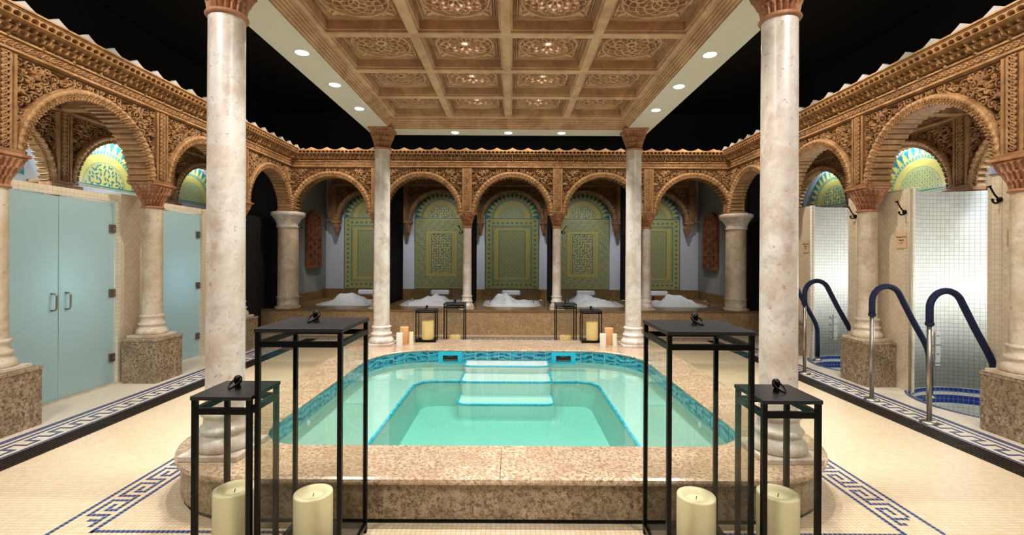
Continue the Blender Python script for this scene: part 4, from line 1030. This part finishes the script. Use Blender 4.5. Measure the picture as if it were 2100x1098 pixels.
# coat hooks
def hook(loc, rz, lb, first=[None]):
    if first[0] is None:
        t = empty('coat_hook', loc, rz, lb, 'hook', 'black double coat hooks')
        MB().lathe([(.026, 0), (.026, .004), (.018, .008), (.012, .012)], 20, mat=Matrix.Rotation(-PI/2, 4, 'Y')).build('back_plate', 'black_metal', t)
        m = MB(); m.tube([(-.006, 0, .005), (-.03, 0, .02), (-.06, 0, .055), (-.085, 0, .10), (-.10, 0, .125)], [.012, .009, .008, .008, .008], 10); m.tube([(-.103, 0, .120), (-.108, 0, .135)], [.015, .017], 12)
        m.tube([(-.006, 0, -.005), (-.02, 0, -.028), (-.045, 0, -.036), (-.068, 0, -.026), (-.076, 0, -.005), (-.074, 0, .008)], [.012, .01, .009, .009, .011, .013], 10)
        m.ball((-.012, 0, 0), .021, 14); m.build('prongs', 'black_metal', t); first[0] = t
    else: again(first[0], loc, lb, rz)
hook((XF-.006, 5.71, 2.175), 0, 'black double coat hook above the depth sign between the plunge pools')
hook((XF-.006, 4.60, 2.19), 0, 'black double coat hook beside the right edge column')
hook((XF-.006, 6.53, 2.195), 0, 'black double coat hook just left of the column between the plunge pools')
hook((-AX+.20, AY-.02, 2.23), PI, 'black coat hook on the thick left corner column'); hook((AX-.20, AY-.02, 2.23), 0, 'black coat hook on the thick right corner column')
for k, (x, r_) in enumerate(((-1.5*BAY, PI), (-.5*BAY, 0), (-.5*BAY, PI), (.5*BAY, PI))):
    hook((x+(.088 if r_ else -.088), AY, 2.13), r_, ['dark coat hook on the slim column between the left alcoves', 'dark coat hook on the left side of the slim column left of centre', 'dark coat hook on the right side of the slim column left of centre', 'dark coat hook on the slim column right of centre'][k])
# hand rails of the plunge pools
def rail(y, lb, first=[None]):
    if first[0] is None:
        t = empty('handrail', (4.08, y, 0), 0, lb, 'handrail', 'handrails of the plunge pools')
        MB().lathe([(.075, 0), (.075, .012), (.05, .028), (.034, .032)], 32).build('flange', 'steel', t)
        MB().tube([(0, 0, .01), (0, 0, .99)], .0215, 20).build('post', 'steel', t)
        pts = [(0, 0, .95), (0, 0, 1.05)]+[(.19-.19*math.cos(a), .02*a, 1.10+.19*math.sin(a)) for a in np.linspace(0, PI*.80, 12)]
        pts += [(.50, .06, .92), (.66, .08, .66), (.71, .09, .57), (.74, .10, .48), (.745, .10, .30), (.745, .10, .05)]
        s_ = MB().tube(pts, .031, 18).build('foam_sleeve', 'blue_foam', t)
        MB().lathe([(.036, .955), (.038, .97), (.036, .985)], 24).build('sleeve_cuff', 'blue_foam', s_)
        m = MB(); m.lathe([(.06, 0), (.06, .012), (.035, .03)], 28, c=(.745, .10, 0)); m.tube([(.745, .10, .0), (.745, .10, .08)], .0215, 16); m.build('far_flange', 'steel', t); first[0] = t
    else: again(first[0], (4.08, y, 0), lb)
rail(4.57, 'steel handrail with blue foam sleeve, right one at the nearer plunge pool'); rail(5.30, 'steel handrail with blue foam sleeve, left one at the nearer plunge pool')
rail(6.52, 'steel handrail with blue foam sleeve, right one at the farther plunge pool'); rail(7.28, 'steel handrail with blue foam sleeve, left one at the farther plunge pool')
# ---------------------------------------------------------------- lanterns and candles
def lantern(x0, x1, y0, y1, zb, h, lb, bar=.022, rot=0.0, knob=1.0, grp=None):
    cx, cy = (x0+x1)/2, (y0+y1)/2; w, d = (x1-x0)/2, (y1-y0)/2
    t = empty('lantern', (cx, cy, zb), rot, lb, 'lantern', grp); b = bar; m = MB()
    lift = .035*min(1, h); zr = h-.066*min(1, h)
    for sx in (-1, 1):
        for sy in (-1, 1): m.box(sx*w, sx*(w-b), sy*d, sy*(d-b), 0, h-.02, ch=.001)
    for z0, z1 in ((lift, lift+b*1.1), (zr-b*1.25, zr)):
        for sy in (-1, 1): m.box(-w+b, w-b, sy*d, sy*(d-b), z0, z1)
        for sx in (-1, 1): m.box(sx*w, sx*(w-b), -d+b, d-b, z0, z1)
    m.build('frame', 'black_metal', t)
    MB().box(-w+b*.3, w-b*.3, -d+b*.3, d-b*.3, lift-.006, lift).build('floor_plate', 'black_metal', t)
    MB().box(-w-.004, w+.004, -d-.004, d+.004, h-.020, h, ch=.002).build('lid', 'black_plate_sheen', t)
    for k, (a0, a1, c0, c1) in enumerate(((-w+b, w-b, -d+b*.4, -d+b*.4+.003), (-w+b, w-b, d-b*.4-.003, d-b*.4), (-w+b*.4, -w+b*.4+.003, -d+b, d-b), (w-b*.4-.003, w-b*.4, -d+b, d-b))):
        MB().box(a0, a1, c0, c1, lift+b*1.1, zr-b*1.25).build('glass_pane', 'clear_glass', t)
    k = knob; f = MB().lathe([(.016*k, h-.002), (.013*k, h+.012*k), (.010*k, h+.02*k), (.017*k, h+.03*k), (.021*k, h+.042*k), (.019*k, h+.056*k), (.010*k, h+.066*k), (.0, h+.068*k)], 20).build('finial', 'black_metal', t)
    sgn = 1 if cx > 0 else -1
    R = Matrix.Translation((sgn*.012*k, -.008*k, h+.030*k)) @ Matrix.Rotation(sgn*math.radians(20), 4, 'Z') @ Matrix.Rotation(sgn*math.radians(18), 4, 'Y') @ Matrix.Rotation(math.radians(38), 4, 'X')
    MB().tube([(.036*k*math.cos(a), .036*k*math.sin(a), 0) for a in np.linspace(0, 2*PI, 28, endpoint=False)], .0048*k, 10, closed=True, mat=R).build('ring', 'black_metal', f)
    return t, lift
def candle(x, y, z, r, h, mat, lb, wick=True, dip=.0, grp=None, mat2=None):
    t = empty('candle', (x, y, z), 0, lb, 'candle', grp)
    prof = [(r*.97, 0), (r, .006), (r, h-.008), (r*.985, h-.002), (r*.93, h)]
    prof += [(r*.62, h-.004), (r*.56, h-.012-dip*.6), (r*.45, h-.016-dip), (0.002, h-.014-dip)] if dip else [(r*.5, h-.004), (.002, h-.006)]
    MB().lathe(prof, 64).build('wax_body', mat, t)
    if wick: m = MB(); zz = h-.016-dip if dip else h-.008; m.tube([(0, 0, zz), (.001, 0, zz+.012), (.004, 0, zz+.02)], .0022, 8).build('wick', 'wick', t)
    return t
LT = lantern(-1.262, -.834, 2.30, 2.725, 0, 1.245, 'tall black metal lantern with glass sides at the left front corner of the pool')
LS = lantern(-1.560, -1.270, 2.28, 2.565, 0, .915, 'shorter black metal lantern standing left of the tall left lantern', bar=.024)
RT = lantern(.768, 1.196, 2.30, 2.725, 0, 1.240, 'tall black metal lantern with glass sides at the right front corner of the pool')
RS = lantern(1.226, 1.514, 2.28, 2.565, 0, .910, 'shorter black metal lantern standing right of the tall right lantern', bar=.024)
candle(-1.055, 2.50, .036, .099, .305, 'wax_cream', 'thick cream pillar candle inside the tall left front lantern', dip=.01)
candle(-1.428, 2.42, .036, .100, .365, 'wax_cream', 'thick cream pillar candle inside the short left front lantern', dip=.01)
candle(.990, 2.50, .036, .099, .300, 'wax_cream', 'thick cream pillar candle inside the tall right front lantern', dip=.01)
candle(1.380, 2.42, .036, .100, .355, 'wax_cream', 'thick cream pillar candle inside the short right front lantern', dip=.01)
lantern(-1.475, -1.165, 7.17, 7.40, .288, .50, 'small black lantern with a lit candle on the far coping, left of centre', bar=.014, knob=.9)
lantern(1.075, 1.385, 7.17, 7.40, .288, .50, 'small black lantern with a lit candle on the far coping, right of centre', bar=.014, knob=.9)
candle(-1.305, 7.285, .322, .090, .285, 'wax_lit', 'glowing cream pillar candle inside the far left coping lantern', grp=None); candle(1.250, 7.285, .322, .090, .285, 'wax_lit', 'glowing cream pillar candle inside the far right coping lantern')
lantern(-1.115, -.775, 7.66, 7.98, 0, .835, 'taller black lantern standing on the floor behind the far coping, left of centre', bar=.016, knob=.9)
lantern(.725, 1.065, 7.66, 7.98, 0, .835, 'taller black lantern standing on the floor behind the far coping, right of centre', bar=.016, knob=.9)
candle(-.945, 7.8, .036, .09, .265, 'wax_lit', 'cream candle inside the tall lantern behind the far coping, left of centre'); candle(.895, 7.8, .036, .09, .265, 'wax_lit', 'cream candle inside the tall lantern behind the far coping, right of centre')
for s, sd in ((-1, 'left'), (1, 'right')):
    x = lambda px, y: (px-1050)*y/960
    v = ((820.1, 6.86), (830, 7.06), (844.3, 6.98)) if s < 0 else ((1237.5, 6.88), (1249.5, 7.06), (1261.5, 6.90))
    candle(x(v[0][0], v[0][1]), v[0][1], .288, .046, .195, 'wax_white', 'white pillar candle in front of the orange one beside the far %s column' % sd)
    candle(x(v[1][0], v[1][1]), v[1][1], .288, .065, .255, 'wax_orange', 'taller orange pillar candle beside the far %s column' % sd)
    candle(x(v[2][0], v[2][1]), v[2][1], .288, .032, .19, 'wax_ivory', 'thin ivory candle, the %s of the candles beside the far %s column' % ('rightmost', sd))
